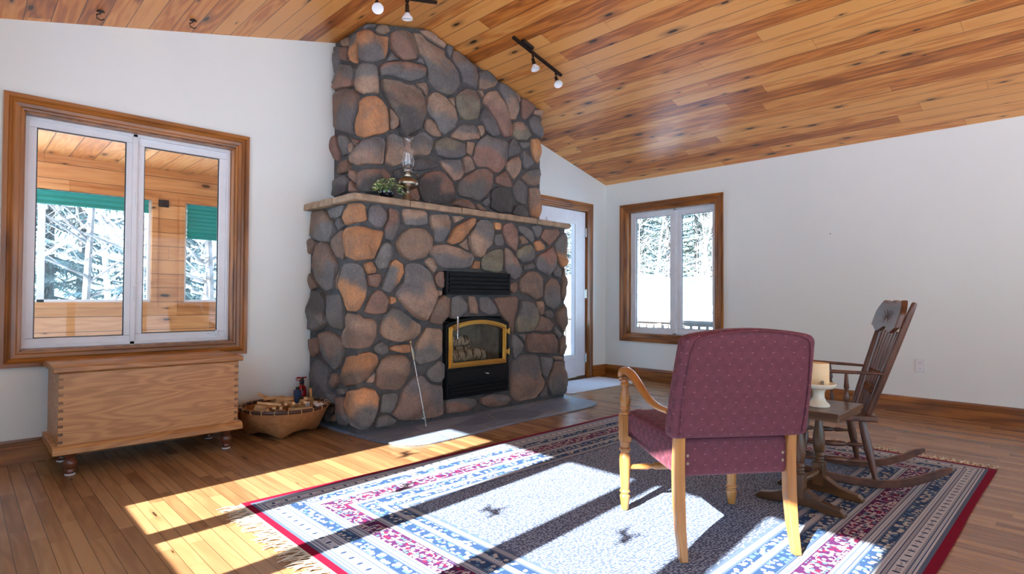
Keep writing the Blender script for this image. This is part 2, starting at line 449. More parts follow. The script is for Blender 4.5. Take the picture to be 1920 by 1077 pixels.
def birchmat():
    g = G('birch_bark'); x, y, z = g.sep(g.coord()); n = g.noise(g.vec(x*60., y*14., z*14.), 1., 4.)
    g.base(g.ramp(n, [(.42, srgb(64,48,40)), (.5, srgb(190,176,156)), (.8, srgb(222,212,196))])); return g.set(rough=.8)
M['birch'] = birchmat()
M['ash'] = plain('firebrick', srgb(160,152,140), .95, var=.15, scale=12.)
M['red'] = plain('red_enamel', srgb(150,16,24), .3)
M['blue'] = plain('blue_tin', srgb(38,66,104), .4)
M['paper'] = plain('crumpled_paper', srgb(226,230,234), .9, bump=.4)
def leafmat():
    g = G('variegated_leaf'); n = g.noise(g.coord(), 60., 2.); g.base(g.ramp(n, [(.40, srgb(44,86,44)), (.50, srgb(92,136,74)), (.56, srgb(204,214,166))])); return g.set(rough=.45)
M['leaf'] = leafmat()
M['soil'] = plain('potting_soil', srgb(50,36,28), .95)
M['darkglass'] = plain('dark_glass', srgb(14,16,26), .08)
M['needles'] = plain('frosted_spruce_needles', srgb(74,88,82), .8, var=.45, scale=1.5)
M['hazeneedles'] = plain('haze_pale_needles', srgb(132,148,146), .85, var=.3, scale=1.5)  # lighter copy of the spruce needles, distant haze painted into the colour
M['bark'] = plain('grey_bark', srgb(110,106,104), .9, var=.25, scale=6.)
M['bark2'] = plain('pale_bark', srgb(160,156,152), .9, var=.25, scale=6.)
M['deck'] = plain('weathered_deck_wood', srgb(84,75,68), .8, var=.12)
M['decal'] = plain('bird_decal', srgb(40,40,44), .7)
M['shingle'] = plain('roof_shingle', srgb(86,84,84), .9)
M['siding'] = plain('exterior_siding', srgb(186,160,124), .8)
for k_ in ('black', 'iron'): M[k_].node_tree.nodes['Principled BSDF'].inputs['Specular IOR Level'].default_value = .22
SUN_E, SKY_E, EXPO = 37., 5.0, -0.05
BASE_STONES = """BG -736,1690 -511,1681 -372,1593 -303,1492 -396,1413 -607,1436 -768,1500
B -811,1469 -692,1466 -638,1434 -731,1339 -796,1347
G -442,1669 -170,1684 -204,1608 -315,1579 -401,1605
O -90,1679 30,1678 59,1654 72,1552 -6,1531 -158,1524 -213,1587 -178,1640
G -278,1593 -213,1587 -167,1521 -257,1493 -323,1552
G 98,1667 166,1680 222,1633 233,1568 188,1511 129,1510 80,1553 79,1630
RG 247,1667 330,1654 347,1561 321,1495 281,1412 219,1425 213,1513 248,1587
TG 367,1671 426,1680 592,1678 599,1571 493,1552 384,1551
O -139,1505 42,1510 109,1495 214,1486 204,1441 155,1333 131,1275 -2,1255 -126,1291 -160,1393 -165,1473
B -378,1435 -275,1477 -175,1500 -182,1404 -162,1332 -197,1268 -289,1299 -367,1379
BG -515,1439 -425,1401 -346,1315 -288,1250 -305,1143 -359,1045 -475,1036 -619,1103 -707,1228 -698,1323 -627,1414
B -716,1190 -630,1112 -598,1074 -719,1047 -737,1152
GO -143,1244 -2,1247 45,1206 76,1070 58,967 2,890 -74,889 -154,965 -196,1070 -204,1167
B -268,1160 -205,1220 -227,1159 -219,1053 -293,1053
O 45,1240 112,1261 147,1210 142,1171 74,1164
R 75,1156 172,1176 185,1124 153,1067 85,1074
G 230,1408 276,1394 282,1323 242,1214 172,1202 127,1253 151,1306 190,1388
OG 313,1284 377,1247 383,1183 346,1110 264,1024 203,1046 203,1107 252,1206 272,1260
T 310,1400 361,1485 432,1532 587,1541 660,1471 645,1385 589,1310 459,1275 353,1314
R 163,1052 214,1037 265,980 225,878 136,867 58,885 68,932 115,1019
O 265,1002 311,993 322,958 270,940
GT 392,1243 469,1271 544,1262 610,1219 658,1144 701,1018 660,907 594,807 503,834 395,926 314,1015 332,1067 393,1113
DG -708,1047 -540,1046 -457,975 -455,860 -444,791 -559,724 -709,722 -768,788 -772,917
G -423,1012 -212,1028 -154,930 -159,809 -190,753 -297,756 -383,781 -420,902
TB -145,853 -127,880 19,874 39,843 140,836 166,790 161,709 111,630 12,623 -121,624 -188,697 -170,743 -143,772
GT 192,789 222,871 285,921 361,901 451,839 543,779 532,712 464,662 331,655 224,688 187,735
R -730,658 -577,681 -555,648 -553,561 -660,509 -727,558
RG -532,718 -413,737 -274,711 -181,661 -175,561 -249,455 -326,452 -407,506 -501,584
G -552,527 -447,483 -369,443 -394,375 -392,281 -302,255 -300,182 -399,177 -629,175 -718,212 -709,302 -701,422
D -618,157 -339,167 -289,137 -367,88 -406,35 -519,55
T -367,79 -299,117 -256,96 -274,61 -356,53
OB -129,560 102,604 158,573 164,519 128,467 84,409 25,370 -133,340 -237,355 -238,392 -173,471
R -345,422 -277,415 -265,352 -323,299 -373,340
G 122,630 203,671 251,631 251,585 194,566 142,592
O 267,621 331,636 453,634 459,572 387,567 278,598
TB 202,543 289,565 398,557 449,507 455,430 411,340 346,291 197,307 150,348 154,438 174,500
GT 129,449 144,434 129,373 74,378 94,417
TG 608,762 760,742 768,533 701,488 547,466 494,503 499,618 556,701
G 606,417 726,491 775,462 795,371 752,310 654,325 594,389
GB 490,389 559,392 642,312 765,279 773,55 681,38 493,41 359,56 294,112 336,180 390,295 456,354
G 208,279 335,273 352,243 315,146 272,129 188,145 193,208
G 189,125 272,115 337,64 273,32 148,38 158,95
OG -78,319 55,345 145,322 182,254 162,167 138,98 88,39 29,39 -37,77 -120,162 -149,212 -123,278
RG -292,247 -159,255 -158,183 -120,135 -64,82 -127,49 -230,46 -270,122
G -264,306 -142,325 -141,285 -188,270 -235,282
TG 632,1657 810,1676 842,1613 829,1561 767,1447 669,1440 664,1518 633,1586
T 851,1665 921,1676 988,1665 884,1614
O 1086,1667 1086,1622 1009,1517 923,1451 849,1431 807,1450 848,1533 894,1589 1008,1648 1056,1675
T 1009,1502 1034,1391 971,1406 928,1436
GT 1146,1665 1248,1676 1306,1642 1317,1549 1281,1453 1219,1410 1189,1354 1138,1336 1089,1349 1038,1451 1030,1519 1086,1599 1096,1638
TG 678,1419 794,1431 924,1407 1049,1369 1089,1334 1050,1257 954,1230 760,1230 697,1263 635,1338 635,1381
T 618,1316 662,1311 706,1235 672,1184 628,1218 580,1279
R 715,1207 764,1209 778,1144 770,1065 708,1085 672,1141 680,1177
T 703,1060 748,1050 731,1007 704,1010
O 1089,1311 1144,1310 1149,1238 1060,1238
L 1185,1356 1302,1418 1436,1431 1431,1236 1354,1210 1198,1228 1161,1286
O 1319,1663 1402,1666 1402,1595 1325,1598
G 1332,1561 1415,1572 1442,1503 1429,1459 1339,1458 1313,1503
R 1465,1666 1535,1673 1595,1618 1614,1543 1585,1412 1490,1474 1431,1554 1430,1638
G 1625,1660 1705,1667 1819,1611 1832,1533 1807,1509 1731,1552 1632,1604
T 1626,1561 1681,1574 1756,1510 1657,1485
G 1787,1670 1896,1689 1935,1657 1909,1592 1858,1557 1819,1620
R 1962,1655 2166,1677 2194,1643 2125,1554 2043,1498 2003,1527 1916,1575
O 1832,1524 1884,1545 1983,1499 1976,1462 1871,1433
LG 1609,1430 1694,1484 1794,1495 1846,1445 1846,1374 1770,1335 1671,1313 1609,1362
TG 1455,1446 1502,1432 1597,1353 1677,1261 1623,1182 1563,1155 1492,1195 1445,1261
G 1695,1297 1795,1328 1847,1303 1834,1267 1696,1253
RG 1990,1445 2091,1506 2140,1417 2126,1325 2032,1198 1978,1228 1860,1277 1846,1348 1885,1403
GO 2337,1664 2345,1504 2324,1333 2239,1292 2182,1364 2146,1454 2118,1526 2236,1637
G 2154,1344 2225,1264 2225,1180 2113,1214 2092,1241
R 1510,1119 1587,1138 1611,1113 1606,1053 1552,1035 1504,1069
B 1647,1174 1758,1251 1873,1242 1952,1191 1965,1093 1959,1003 1875,976 1772,1020 1648,1053 1629,1113
BG 2086,1195 2155,1183 2211,1115 2212,1004 2184,921 2101,880 2006,922 1977,1003 1992,1120
B 2246,1283 2325,1296 2362,1146 2348,1014 2269,953 2229,1013 2232,1180
TR 1858,960 1948,970 1979,928 1972,845 1919,831 1881,898
G 2003,876 2073,875 2113,832 2089,801 2011,808 1987,845
B 2137,853 2316,943 2350,926 2368,773 2334,676 2260,658 2169,757
GL 1655,980 1803,961 1876,890 1906,804 1870,730 1783,683 1609,680 1588,767 1648,893
R 1318,999 1620,1014 1621,903 1574,797 1561,682 1521,702 1487,770 1389,876
TB 682,973 771,1015 831,991 825,852 728,770 633,797 633,832
G 846,1003 940,1016 1020,935 1004,873 894,814 840,827
T 1027,1010 1093,1017 1138,935 1131,846 1053,860 1036,923
G 1154,1004 1253,1011 1368,907 1359,855 1254,844 1155,884
B 1919,826 2058,791 2121,737 2074,681 1950,667 1823,685 1889,754
G 2129,721 2235,642 2195,591 2130,647
B 2211,579 2301,634 2335,600 2344,448 2302,423 2212,435
RB 1742,663 1801,670 1950,654 2122,652 2178,565 2163,481 2076,454 1891,477 1736,487 1729,557
G 1532,666 1601,649 1700,559 1644,483 1581,438 1533,539
G 1622,662 1728,663 1703,594
G 1906,440 2099,416 2092,338 2007,220 1938,278
T 2107,431 2253,416 2245,388 2123,396
BG 2131,379 2319,371 2336,318 2329,91 2271,44 2062,52 2034,154 2053,236
GT 1665,486 1876,462 1914,372 1930,268 1987,190 1946,112 1849,51 1605,41 1536,128 1527,402
G 2007,168 2031,50 1970,37 1901,61
GR 794,169 947,175 1125,141 1151,75 1028,41 795,49
GR 1175,135 1295,166 1491,124 1547,77 1474,34 1296,31 1176,85"""
CHIMNEY_STONES = """G -513,3104 -409,3079 -391,3024 -397,2935 -498,2857 -519,2980
T -401,3122 -260,3109 -267,3042 -366,3062
R -366,3053 -267,3034 -272,2915 -372,2949
GO -236,3105 -117,3105 -123,2981 -131,2857 -191,2875 -248,2916
OG -94,3098 20,3084 81,3062 188,3081 185,2976 172,2901 101,2856 -3,2825 -105,2881 -108,3016
G -41,3103 80,3148 72,3121 -6,3083
T 89,3135 151,3176 192,3162 206,3135 170,3095 99,3083 76,3099
BR 215,3122 261,3161 355,3193 403,3168 443,3098 469,3023 445,2974 348,2937 282,2950 216,3002 202,3062
G 208,2975 287,2923 254,2909 181,2884
TG 415,3194 491,3213 552,3183 660,3161 751,3154 763,3104 852,3060 918,2975 943,2896 895,2831 842,2775 778,2758 663,2766 574,2820 579,2899 561,2975 490,3040 431,3128
T 491,3238 575,3270 668,3242 768,3213 762,3170 659,3179 570,3200
G 786,3209 835,3198 828,3143 817,3109 783,3147
BG 852,3185 919,3189 1033,3143 1122,3105 1135,3000 1124,2906 1036,2901 955,2933 926,3022 842,3095 841,3147
RG 110,2812 145,2861 245,2903 387,2932 514,2949 565,2934 555,2873 505,2825 388,2777 265,2780 120,2752
G 479,3001 514,3007 554,2965 514,2962 474,2966
BD 119,2727 265,2758 316,2742 424,2762 504,2734 559,2658 571,2575 534,2480 513,2413 429,2351 356,2305 295,2336 294,2432 223,2523 139,2631
T 456,2779 556,2810 577,2761 567,2699 526,2731
GR -406,2930 -175,2846 -165,2764 -187,2683 -384,2718 -487,2728 -540,2776 -490,2854
GT -20,2824 75,2817 93,2775 104,2598 60,2598 -30,2579 -139,2646 -149,2744 -96,2792
BG -486,2711 -267,2688 -139,2647 -101,2578 -123,2470 -164,2398 -162,2283 -346,2346 -485,2406 -516,2525
O -1,2561 87,2583 140,2552 174,2520 190,2447 191,2323 162,2300 95,2274 -12,2232 -119,2274 -122,2393 -74,2488 -59,2534
T 209,2513 258,2484 284,2434 284,2386 245,2343 210,2340 205,2425
BL 878,2771 933,2838 1013,2886 1118,2886 1172,2818 1173,2727 1144,2638 1050,2599 958,2587 901,2636 881,2710
T 1130,2898 1202,2908 1190,2841 1148,2885
GT 1152,3078 1249,3123 1348,3096 1393,3042 1349,2984 1250,2939 1214,2920 1153,2923 1140,3020
TR 1220,2867 1275,2927 1375,2962 1426,2909 1479,2818 1545,2718 1573,2609 1560,2549 1468,2530 1403,2593 1314,2713 1252,2773 1203,2798
G 1203,2747 1277,2732 1358,2649 1404,2536 1328,2502 1229,2537 1168,2634 1179,2710
GT 1406,3046 1503,3043 1583,2997 1665,2901 1666,2813 1612,2724 1559,2721 1492,2840 1403,2960
T 1590,3008 1692,2986 1686,2916 1644,2954
R 1699,2963 1775,2977 1897,2937 1861,2869 1763,2762 1714,2776
T 1883,2884 1992,2925 2044,2891 2007,2842 1876,2847
G 1798,2755 1862,2829 2015,2823 2016,2712 1994,2619 1863,2660
TL 1595,2700 1705,2740 1750,2671 1849,2627 1789,2567 1655,2541 1589,2574
G 1735,2712 1777,2716 1841,2635 1820,2621 1757,2667
TG 575,2693 619,2746 675,2764 790,2733 867,2654 904,2558 881,2501 758,2405 695,2424 649,2520 593,2548 565,2605
T 551,2421 555,2503 616,2517 661,2477 729,2399 695,2374 611,2379
T 791,2736 867,2768 870,2664 823,2710
GT 834,2420 928,2535 1102,2572 1154,2495 1154,2451 960,2398 846,2399
T 1134,2569 1192,2587 1212,2522 1173,2470
LG 653,2335 742,2386 877,2388 983,2383 995,2276 920,2229 775,2203 664,2216 639,2268
T 1005,2400 1104,2407 1083,2334 1061,2279 1006,2303
GR 1149,2442 1240,2512 1335,2505 1456,2502 1518,2478 1506,2350 1470,2244 1385,2163 1325,2176 1266,2211 1140,2190 1089,2267 1110,2357
T 958,2244 1017,2280 1072,2238 1118,2169 997,2111 980,2172
G 1530,2481 1593,2557 1644,2521 1697,2467 1684,2418 1531,2349 1527,2417
G 1667,2531 1836,2554 1836,2521 1776,2482 1716,2472
O 1849,2590 1924,2614 1987,2579 1981,2443 1953,2362 1884,2388 1854,2487
G 1710,2451 1830,2416 1891,2351 1764,2269 1718,2285 1713,2368
T 1482,2273 1556,2340 1671,2393 1704,2347 1692,2234 1596,2137 1545,2175
R 1373,2139 1483,2210 1539,2147 1596,2073 1484,2057 1360,2075
RG 901,2009 997,2090 1129,2171 1243,2198 1325,2167 1344,2108 1315,2016 1222,1916 1143,1876 1053,1891 923,1895 896,1958
GT 714,2177 785,2197 936,2219 980,2105 933,2047 869,2021 807,2077 735,2131
RD 485,1988 554,2044 648,2077 687,2083 767,2063 855,2002 874,1924 851,1846 775,1805 590,1787 524,1811 486,1895
GB 1699,2180 1817,2273 1982,2323 1996,2283 1976,2155 1914,2119 1792,2121
G 1584,2062 1660,2156 1765,2125 1799,2045 1786,1941 1753,1911 1629,1940
TO 1823,2095 1955,2116 1997,2072 2006,1862 1957,1799 1847,1816 1817,1963
D 1306,1997 1410,2054 1546,2043 1595,1963 1592,1872 1560,1805 1412,1802 1299,1834 1316,1910
G 1188,1869 1268,1940 1295,1881 1246,1834
R 830,1809 881,1865 1031,1879 1109,1833 1126,1797 892,1800
R 1115,1851 1177,1854 1252,1802 1160,1801
D 1630,1899 1714,1923 1793,1876 1821,1804 1688,1795 1579,1807
D 416,2083 431,2139 515,2167 602,2169 692,2148 687,2115 587,2080 516,2056 437,2047
GT 182,2285 231,2313 289,2300 349,2297 541,2396 634,2347 634,2286 598,2211 463,2172 342,2099 242,2043 172,2063 182,2157 181,2228
R -542,2335 -464,2349 -424,2297 -399,2181 -412,2117 -499,2154 -556,2255
G -418,2340 -282,2312 -208,2247 -260,2200 -252,2148 -338,2156 -392,2232
T -248,2226 -179,2235 -156,2166 -206,2143 -242,2168
GT -12,2216 70,2256 142,2256 166,2211 159,2139 144,2044 49,2035 -77,2022 -204,2068 -177,2127 -80,2173
R -397,2104 -241,2110 -218,2034 -275,2000 -425,2008
R -239,2027 -146,2002 -117,1962 -123,1892 -223,1964
GD -471,1971 -289,1984 -245,1938 -257,1839 -499,1833 -493,1929
R -208,1933 -115,1863 -86,1824 -221,1838
RD -82,1971 6,1990 168,2021 222,1978 206,1891 130,1816 36,1804 -80,1834 -95,1916
D 242,2010 317,2051 343,2026 335,1967 259,1956
R 409,1901 475,1906 507,1829 493,1801 384,1809
R -201,2275 -81,2230 -53,2203 -122,2195 -186,2243"""
# ================================================================== THE ROOM
def frame_box(mb, u0, u1, z0, z1, w, a, b, axis, wb=None):
    """rectangular ring in a wall: axis 'Y' = wall of constant y, 'X' = wall of constant x"""
    wb = w if wb is None else wb
    for (p0, p1, q0, q1) in ((u0, u1, z1-w, z1), (u0, u1, z0, z0+wb), (u0, u0+w, z0+wb, z1-w), (u1-w, u1, z0+wb, z1-w)):
        if axis == 'Y': mb.box(p0, p1, a, b, q0, q1)
        else: mb.box(a, b, p0, p1, q0, q1)
    return mb

def wall_with_holes(name, u0, u1, z0, ztop, holes, a, b, axis, mat=None):
    """wall built from blocks round rectangular openings; ztop may be a function of u"""
    mb = MB(); us = sorted(set([u0, u1] + [h[0] for h in holes] + [h[1] for h in holes] + ([XR] if callable(ztop) and u0 < XR < u1 else [])))
    tz = ztop if callable(ztop) else (lambda u: ztop)
    for i in range(len(us)-1):
        p, q = us[i], us[i+1]; m = (p+q)/2; z = z0
        hs = sorted([h for h in holes if h[0] <= m <= h[1]], key=lambda h: h[2])
        for h in hs:
            if h[2] > z: mb.prism([(p,z),(q,z),(q,h[2]),(p,h[2])], a, b, axis)
            z = h[3]
        mb.prism([(p,z),(q,z),(q,tz(q)),(p,tz(p))], a, b, axis)
    return mb.obj(name, mat or M['wall'], smooth=False, kind='structure', fixn=True)

# openings
W1 = (.275, 1.475, .662, 2.105)      # window beside the chest (gable wall)
D1 = (4.775, 5.675, 0., 2.085)       # glazed door
W2 = (2.972, 4.148, .553, 2.082)     # window in the right wall (y range)
SUNNY = [(.34,.79),(.93,1.37),(1.51,1.97),(2.10,2.555),(2.68,3.13)]
W3 = (.24, 3.23, .62, 2.10)
W4 = (-4.1, -.7, .3, 2.15)
W5 = (.4, 5.2, .1, 2.3)              # unseen patio doors behind the camera, added for fill daylight

wall_with_holes('wall_back', XL-.17, XB+.17, -.25, lambda u: ceil_z(min(max(u, XL), XB)) + .02, [W1, D1], YA, YA+.165, 'Y')
wall_with_holes('wall_right', YR, YA, -.25, ZE+.03, [W2, (-3.6,-1.2,.55,2.08)], XB, XB+.165, 'X')
wall_with_holes('wall_left', YR, YA, -.25, ZE+.03, [W3, W4], XL-.165, XL, 'X')
wall_with_holes('wall_front', XL-.17, XB+.17, -.25, lambda u: ceil_z(min(max(u, XL), XB)) + .02, [W5], YR-.165, YR, 'Y')
MB().box(XL-.17, XB+.17, YR-.17, YA+.17, -.12, 0).obj('floor', M['floor'], smooth=False, kind='structure')
mb = MB()
for s in (-1, 1):
    xe = XL-.17 if s < 0 else XB+.17
    ze = ZR - SL*abs(xe-XR)
    mb.prism([(xe, ze), (XR, ZR), (XR, ZR+.1), (xe, ze+.1)], YR-.17, YA+.17, 'Y')
mb.obj('ceiling', M['ceiling'], smooth=False, kind='structure', fixn=True)
mb = MB()
for s in (-1, 1):
    xe = XL-.3 if s < 0 else XB+.3
    ze = ZR - SL*abs(xe-XR)
    mb.prism([(xe, ze+.13), (XR, ZR+.13), (XR, ZR+.2), (xe, ze+.2)], YR-.3, YA+.17, 'Y')
mb.obj('roof', M['shingle'], smooth=False, kind='structure', fixn=True)

def skirting(name, p0, p1, axis, at, sg, mat):
    prof = [(0,0),(.014,0),(.014,.088),(.019,.092),(.019,.104),(.013,.108),(.013,.12),(.009,.126),(.006,.14),(0,.14)]
    mb = MB(); n = len(prof); vs = []
    for t in (p0, p1):
        for d, z in prof: vs.append((t, at + sg*d, z) if axis == 'X' else (at + sg*d, t, z))
    mb.add(vs, [tuple(range(n)), tuple(range(2*n-1, n-1, -1))] + [(i, (i+1) % n, (i+1) % n + n, i+n) for i in range(n)])
    return mb.obj(name, mat, smooth=False, kind='structure', fixn=True)
skirting('baseboard_back_left', XL+.02, 2.02, 'X', YA, -1, M['trimX'])
skirting('baseboard_back_right', 5.79, XB-.019, 'X', YA, -1, M['trimX'])
skirting('baseboard_right', YR+.02, YA-.0, 'Y', XB, -1, M['trimY'])
skirting('baseboard_left', YR+.02, YA-.0, 'Y', XL, 1, M['trimY'])

def casing(parent, u0, u1, z0, z1, w, at, sg, axis, bottom=True, depth=.024):
    """moulded, mitred wood casing round an opening (u0..z1 = opening)"""
    prof = [(0,0),(0,depth*.55),(.012,depth*.62),(.02,depth*.5),(w*.42,depth*.62),(w*.5,depth*.5),(w*.62,depth*.86),(w*.7,depth*.72),(w*.76,depth),(w,depth),(w,0)]
    n = len(prof)
    def side(c0, c1, o0, o1, mat, name):
        # corners inner c0->c1, outward directions o0,o1 at each end
        vs = []
        for c, o in ((c0, o0), (c1, o1)):
            for d, h in prof:
                u, z = c[0] + o[0]*d, c[1] + o[1]*d
                vs.append((u, at + sg*h, z) if axis == 'Y' else (at + sg*h, u, z))
        mb = MB().add(vs, [tuple(range(n)), tuple(range(2*n-1, n-1, -1))] + [(i, (i+1) % n, (i+1) % n + n, i+n) for i in range(n)])
        return mb.obj(name, mat, parent, smooth=False, fixn=True)
    H = M['trimX'] if axis == 'Y' else M['trimY']
    side((u0,z1),(u1,z1),(-1,1),(1,1), H, 'head_casing')
    zb0 = (-1,-1) if bottom else (-1,0); zb1 = (1,-1) if bottom else (1,0)
    side((u0,z0),(u0,z1),zb0,(-1,1), M['trimZ'], 'side_casing')
    side((u1,z0),(u1,z1),zb1,(1,1), M['trimZ'], 'side_casing')
    if bottom: side((u0,z0),(u1,z0),(-1,-1),(1,-1), H, 'sill_casing')
def jamb(parent, u0, u1, z0, z1, a, b, axis, bottom=True):
    t = .008; mb = MB()
    if axis == 'Y':
        mb.box(u0, u0+t, a, b, z0, z1).box(u1-t, u1, a, b, z0, z1).box(u0, u1, a, b, z1-t, z1)
        if bottom: mb.box(u0, u1, a, b, z0, z0+t)
    else:
        mb.box(a, b, u0, u0+t, z0, z1).box(a, b, u1-t, u1, z0, z1).box(a, b, u0, u1, z1-t, z1)
        if bottom: mb.box(a, b, u0, u1, z0, z0+t)
    mb.obj('jamb', M['trimZ'], parent, smooth=False)
def sash(parent, u0, u1, z0, z1, w, a, b, axis, mid=None, name='sash', glass=None):
    mb = MB(); frame_box(mb, u0, u1, z0, z1, w, a, b, axis)
    s = mb.obj(name, M['white'], parent, smooth=True, bev=.004)
    mm = (a+b)/2
    g = MB(); frame_box(g, u0+w, u1-w, z0+w, z1-w, .006, mm-.006, mm+.006, axis); g.obj('glazing_bead', M['blackplastic'], s, smooth=False)
    g = MB()
    if axis == 'Y': g.add([(u0+w,mm,z0+w),(u1-w,mm,z0+w),(u1-w,mm,z1-w),(u0+w,mm,z1-w)], [(0,1,2,3)])
    else: g.add([(mm,u0+w,z0+w),(mm,u1-w,z0+w),(mm,u1-w,z1-w),(mm,u0+w,z1-w)], [(0,1,2,3)])
    g.obj('glass_pane', glass or M['glass'], s, smooth=False)
    return s

# window beside the chest
w = struct('window_1')
casing(w, W1[0], W1[1], W1[2], W1[3], .094, YA, -1, 'Y')
jamb(w, W1[0], W1[1], W1[2], W1[3], YA, YA+.16, 'Y')
mb = MB(); frame_box(mb, W1[0]+.008, W1[1]-.008, W1[2]+.008, W1[3]-.008, .022, YA+.075, YA+.15, 'Y'); mb.box(.842, .872, YA+.075, YA+.15, W1[2], W1[3])
mb.obj('window_frame', M['white'], w, smooth=False, bev=.003)
sash(w, .300, .852, .688, 2.078, .042, YA+.085, YA+.125, 'Y')
sash(w, .866, 1.448, .688, 2.078, .05, YA+.10, YA+.14, 'Y')
MB().box(1.33, 1.40, YA+.086, YA+.10, .715, .727).box(1.38, 1.392, YA+.07, YA+.088, .70, .745).obj('latch', M['white'], w, bev=.002)
MB().box(.862, .872, YA+.068, YA+.08, 1.60, 1.70).box(.862, .872, YA+.068, YA+.08, .96, 1.06).obj('hinge', M['outlet'], w, bev=.002)

# window in the right wall
w = struct('window_2')
casing(w, W2[0], W2[1], W2[2], W2[3], .094, XB, -1, 'X')
jamb(w, W2[0], W2[1], W2[2], W2[3], XB, XB+.16, 'X')
mb = MB(); frame_box(mb, W2[0]+.008, W2[1]-.008, W2[2]+.008, W2[3]-.008, .02, XB+.075, XB+.15, 'X'); mb.box(XB+.075, XB+.15, 3.50, 3.545, W2[2], W2[3])
mb.obj('window_frame', M['white'], w, smooth=False, bev=.003)
sash(w, 3.54, 4.12, .58, 2.055, .05, XB+.085, XB+.125, 'X')
sash(w, 3.0, 3.505, .58, 2.055, .058, XB+.10, XB+.14, 'X')
MB().box(XB+.066, XB+.08, 3.505, 3.52, 1.55, 1.62).box(XB+.066, XB+.08, 3.505, 3.52, .95, 1.02).box(XB+.08, XB+.1, 3.03, 3.09, 2.0, 2.02).obj('latch', M['white'], w, bev=.002)

# bank of sunny windows in the left wall, with bird-shaped decals on the panes
w = struct('window_3')
casing(w, W3[0], W3[1], W3[2], W3[3], .094, XL, 1, 'X')
xg = -.6
mb = MB(); frame_box(mb, W3[0], W3[1], W3[2], W3[3], .03, xg-.03, xg+.03, 'X')
edges = [W3[0]] + [e for s_ in SUNNY for e in s_] + [W3[1]]
for i in range(0, len(edges), 2): mb.box(xg-.035, xg+.035, edges[i], edges[i+1], W3[2], W3[3])
mb.box(xg-.035, xg+.035, W3[0], W3[1], 2.0, W3[3]).box(xg-.035, xg+.035, W3[0], W3[1], W3[2], .70)
mb.obj('window_frame', M['white'], w, smooth=False)
for (a, b) in SUNNY:
    MB().add([(xg,a,.70),(xg,b,.70),(xg,b,2.0),(xg,a,2.0)], [(0,1,2,3)]).obj('glass_pane', M['glass'], w, smooth=False)
BIRD = [(0,0),(.03,.012),(.07,.05),(.062,.012),(.05,-.012),(.085,-.03),(.04,-.03),(.012,-.028),(-.02,-.045),(-.035,-.09),(-.05,-.05),(-.07,-.03),(-.045,-.012),(-.03,.0),(-.06,.055),(-.02,.03)]
for (yy, zz, rr) in ((.55,1.5,.2), (1.17,1.60,.3), (1.78,1.47,-.3), (2.33,1.40,.5), (2.86,1.62,0.)):
    P = [(yy + .85*(p[0]*cos(rr) - p[1]*sin(rr)), zz + .85*(p[0]*sin(rr) + p[1]*cos(rr))) for p in BIRD]
    MB().prism(P, xg+.002, xg+.0035, 'X').obj('bird_decal', M['decal'], w, smooth=False, fixn=True)
# unseen windows behind the camera, added to let more daylight into the room
for nm, W, at, sg, ax, n in (('fill_window_left', W4, XL, 1, 'X', 4), ('fill_window_right', (-3.6,-1.2,.55,2.08), XB, -1, 'X', 3), ('fill_window_rear', W5, YR, 1, 'Y', 4)):
    w = struct(nm); casing(w, W[0], W[1], W[2], W[3], .094, at, sg, ax)
    st = (W[1]-W[0])/n; c0 = at - sg*.14; c1 = at - sg*.09
    for k in range(n): sash(w, W[0]+k*st, W[0]+(k+1)*st, W[2], W[3], .06, min(c0,c1), max(c0,c1), ax)

# glazed door
d = struct('door_1')
casing(d, D1[0], D1[1], D1[2], D1[3], .1, YA, -1, 'Y', bottom=False)
jamb(d, D1[0], D1[1], D1[2], D1[3], YA, YA+.15, 'Y', bottom=False)
y0, y1 = YA+.015, YA+.06
mb = MB(); a, b = D1[0]+.012, D1[1]-.012; zt = D1[3]-.012
ga, gb, gz0, gz1 = 4.975, 5.44, .30, 1.90
mb.box(a, ga, y0, y1, .03, zt).box(gb, b, y0, y1, .03, zt).box(ga, gb, y0, y1, gz1, zt).box(ga, gb, y0, y1, .03, gz0)
mb.obj('door_panel', M['doorwhite'], d, smooth=False, bev=.002)
mb = MB(); frame_box(mb, ga-.045, gb+.045, gz0-.045, gz1+.045, .046, y0-.012, y0, 'Y'); frame_box(mb, ga-.03, gb+.03, gz0-.03, gz1+.03, .02, y0-.018, y0-.012, 'Y')
mb.obj('glazing_frame', M['white'], d, smooth=False, bev=.002)
MB().add([(ga,y0+.02,gz0),(gb,y0+.02,gz0),(gb,y0+.02,gz1),(ga,y0+.02,gz1)], [(0,1,2,3)]).obj('glass_pane', M['glass'], d, smooth=False)
for z in (1.82, 1.05, .25):
    MB().lathe([(z-.055,.009),(z+.055,.009)], (D1[1]-.006, YA+.004, 0), 10).box(D1[1]-.03, D1[1]-.004, YA+.009, YA+.014, z-.05, z+.05).obj('hinge', M['chrome'], d)
MB().box(D1[0]+.008, D1[1]-.008, YA-.002, YA+.12, 0, .022).obj('threshold', M['oldbrass'], d, bev=.004)
MB().box(a+.02, b-.02, y0-.012, y0, .035, .085).obj('door_sweep', M['doorwhite'], d, bev=.003)
MB().lathe([(0,.028),(.008,.028),(.012,.01),(.04,.01),(.045,.026),(.062,.027),(.07,.012)], seg=16, M=Matrix.Translation((4.85, y0, 1.0)) @ Matrix.Rotation(pi/2, 4, 'X')).obj('door_knob', M['brass'], d)

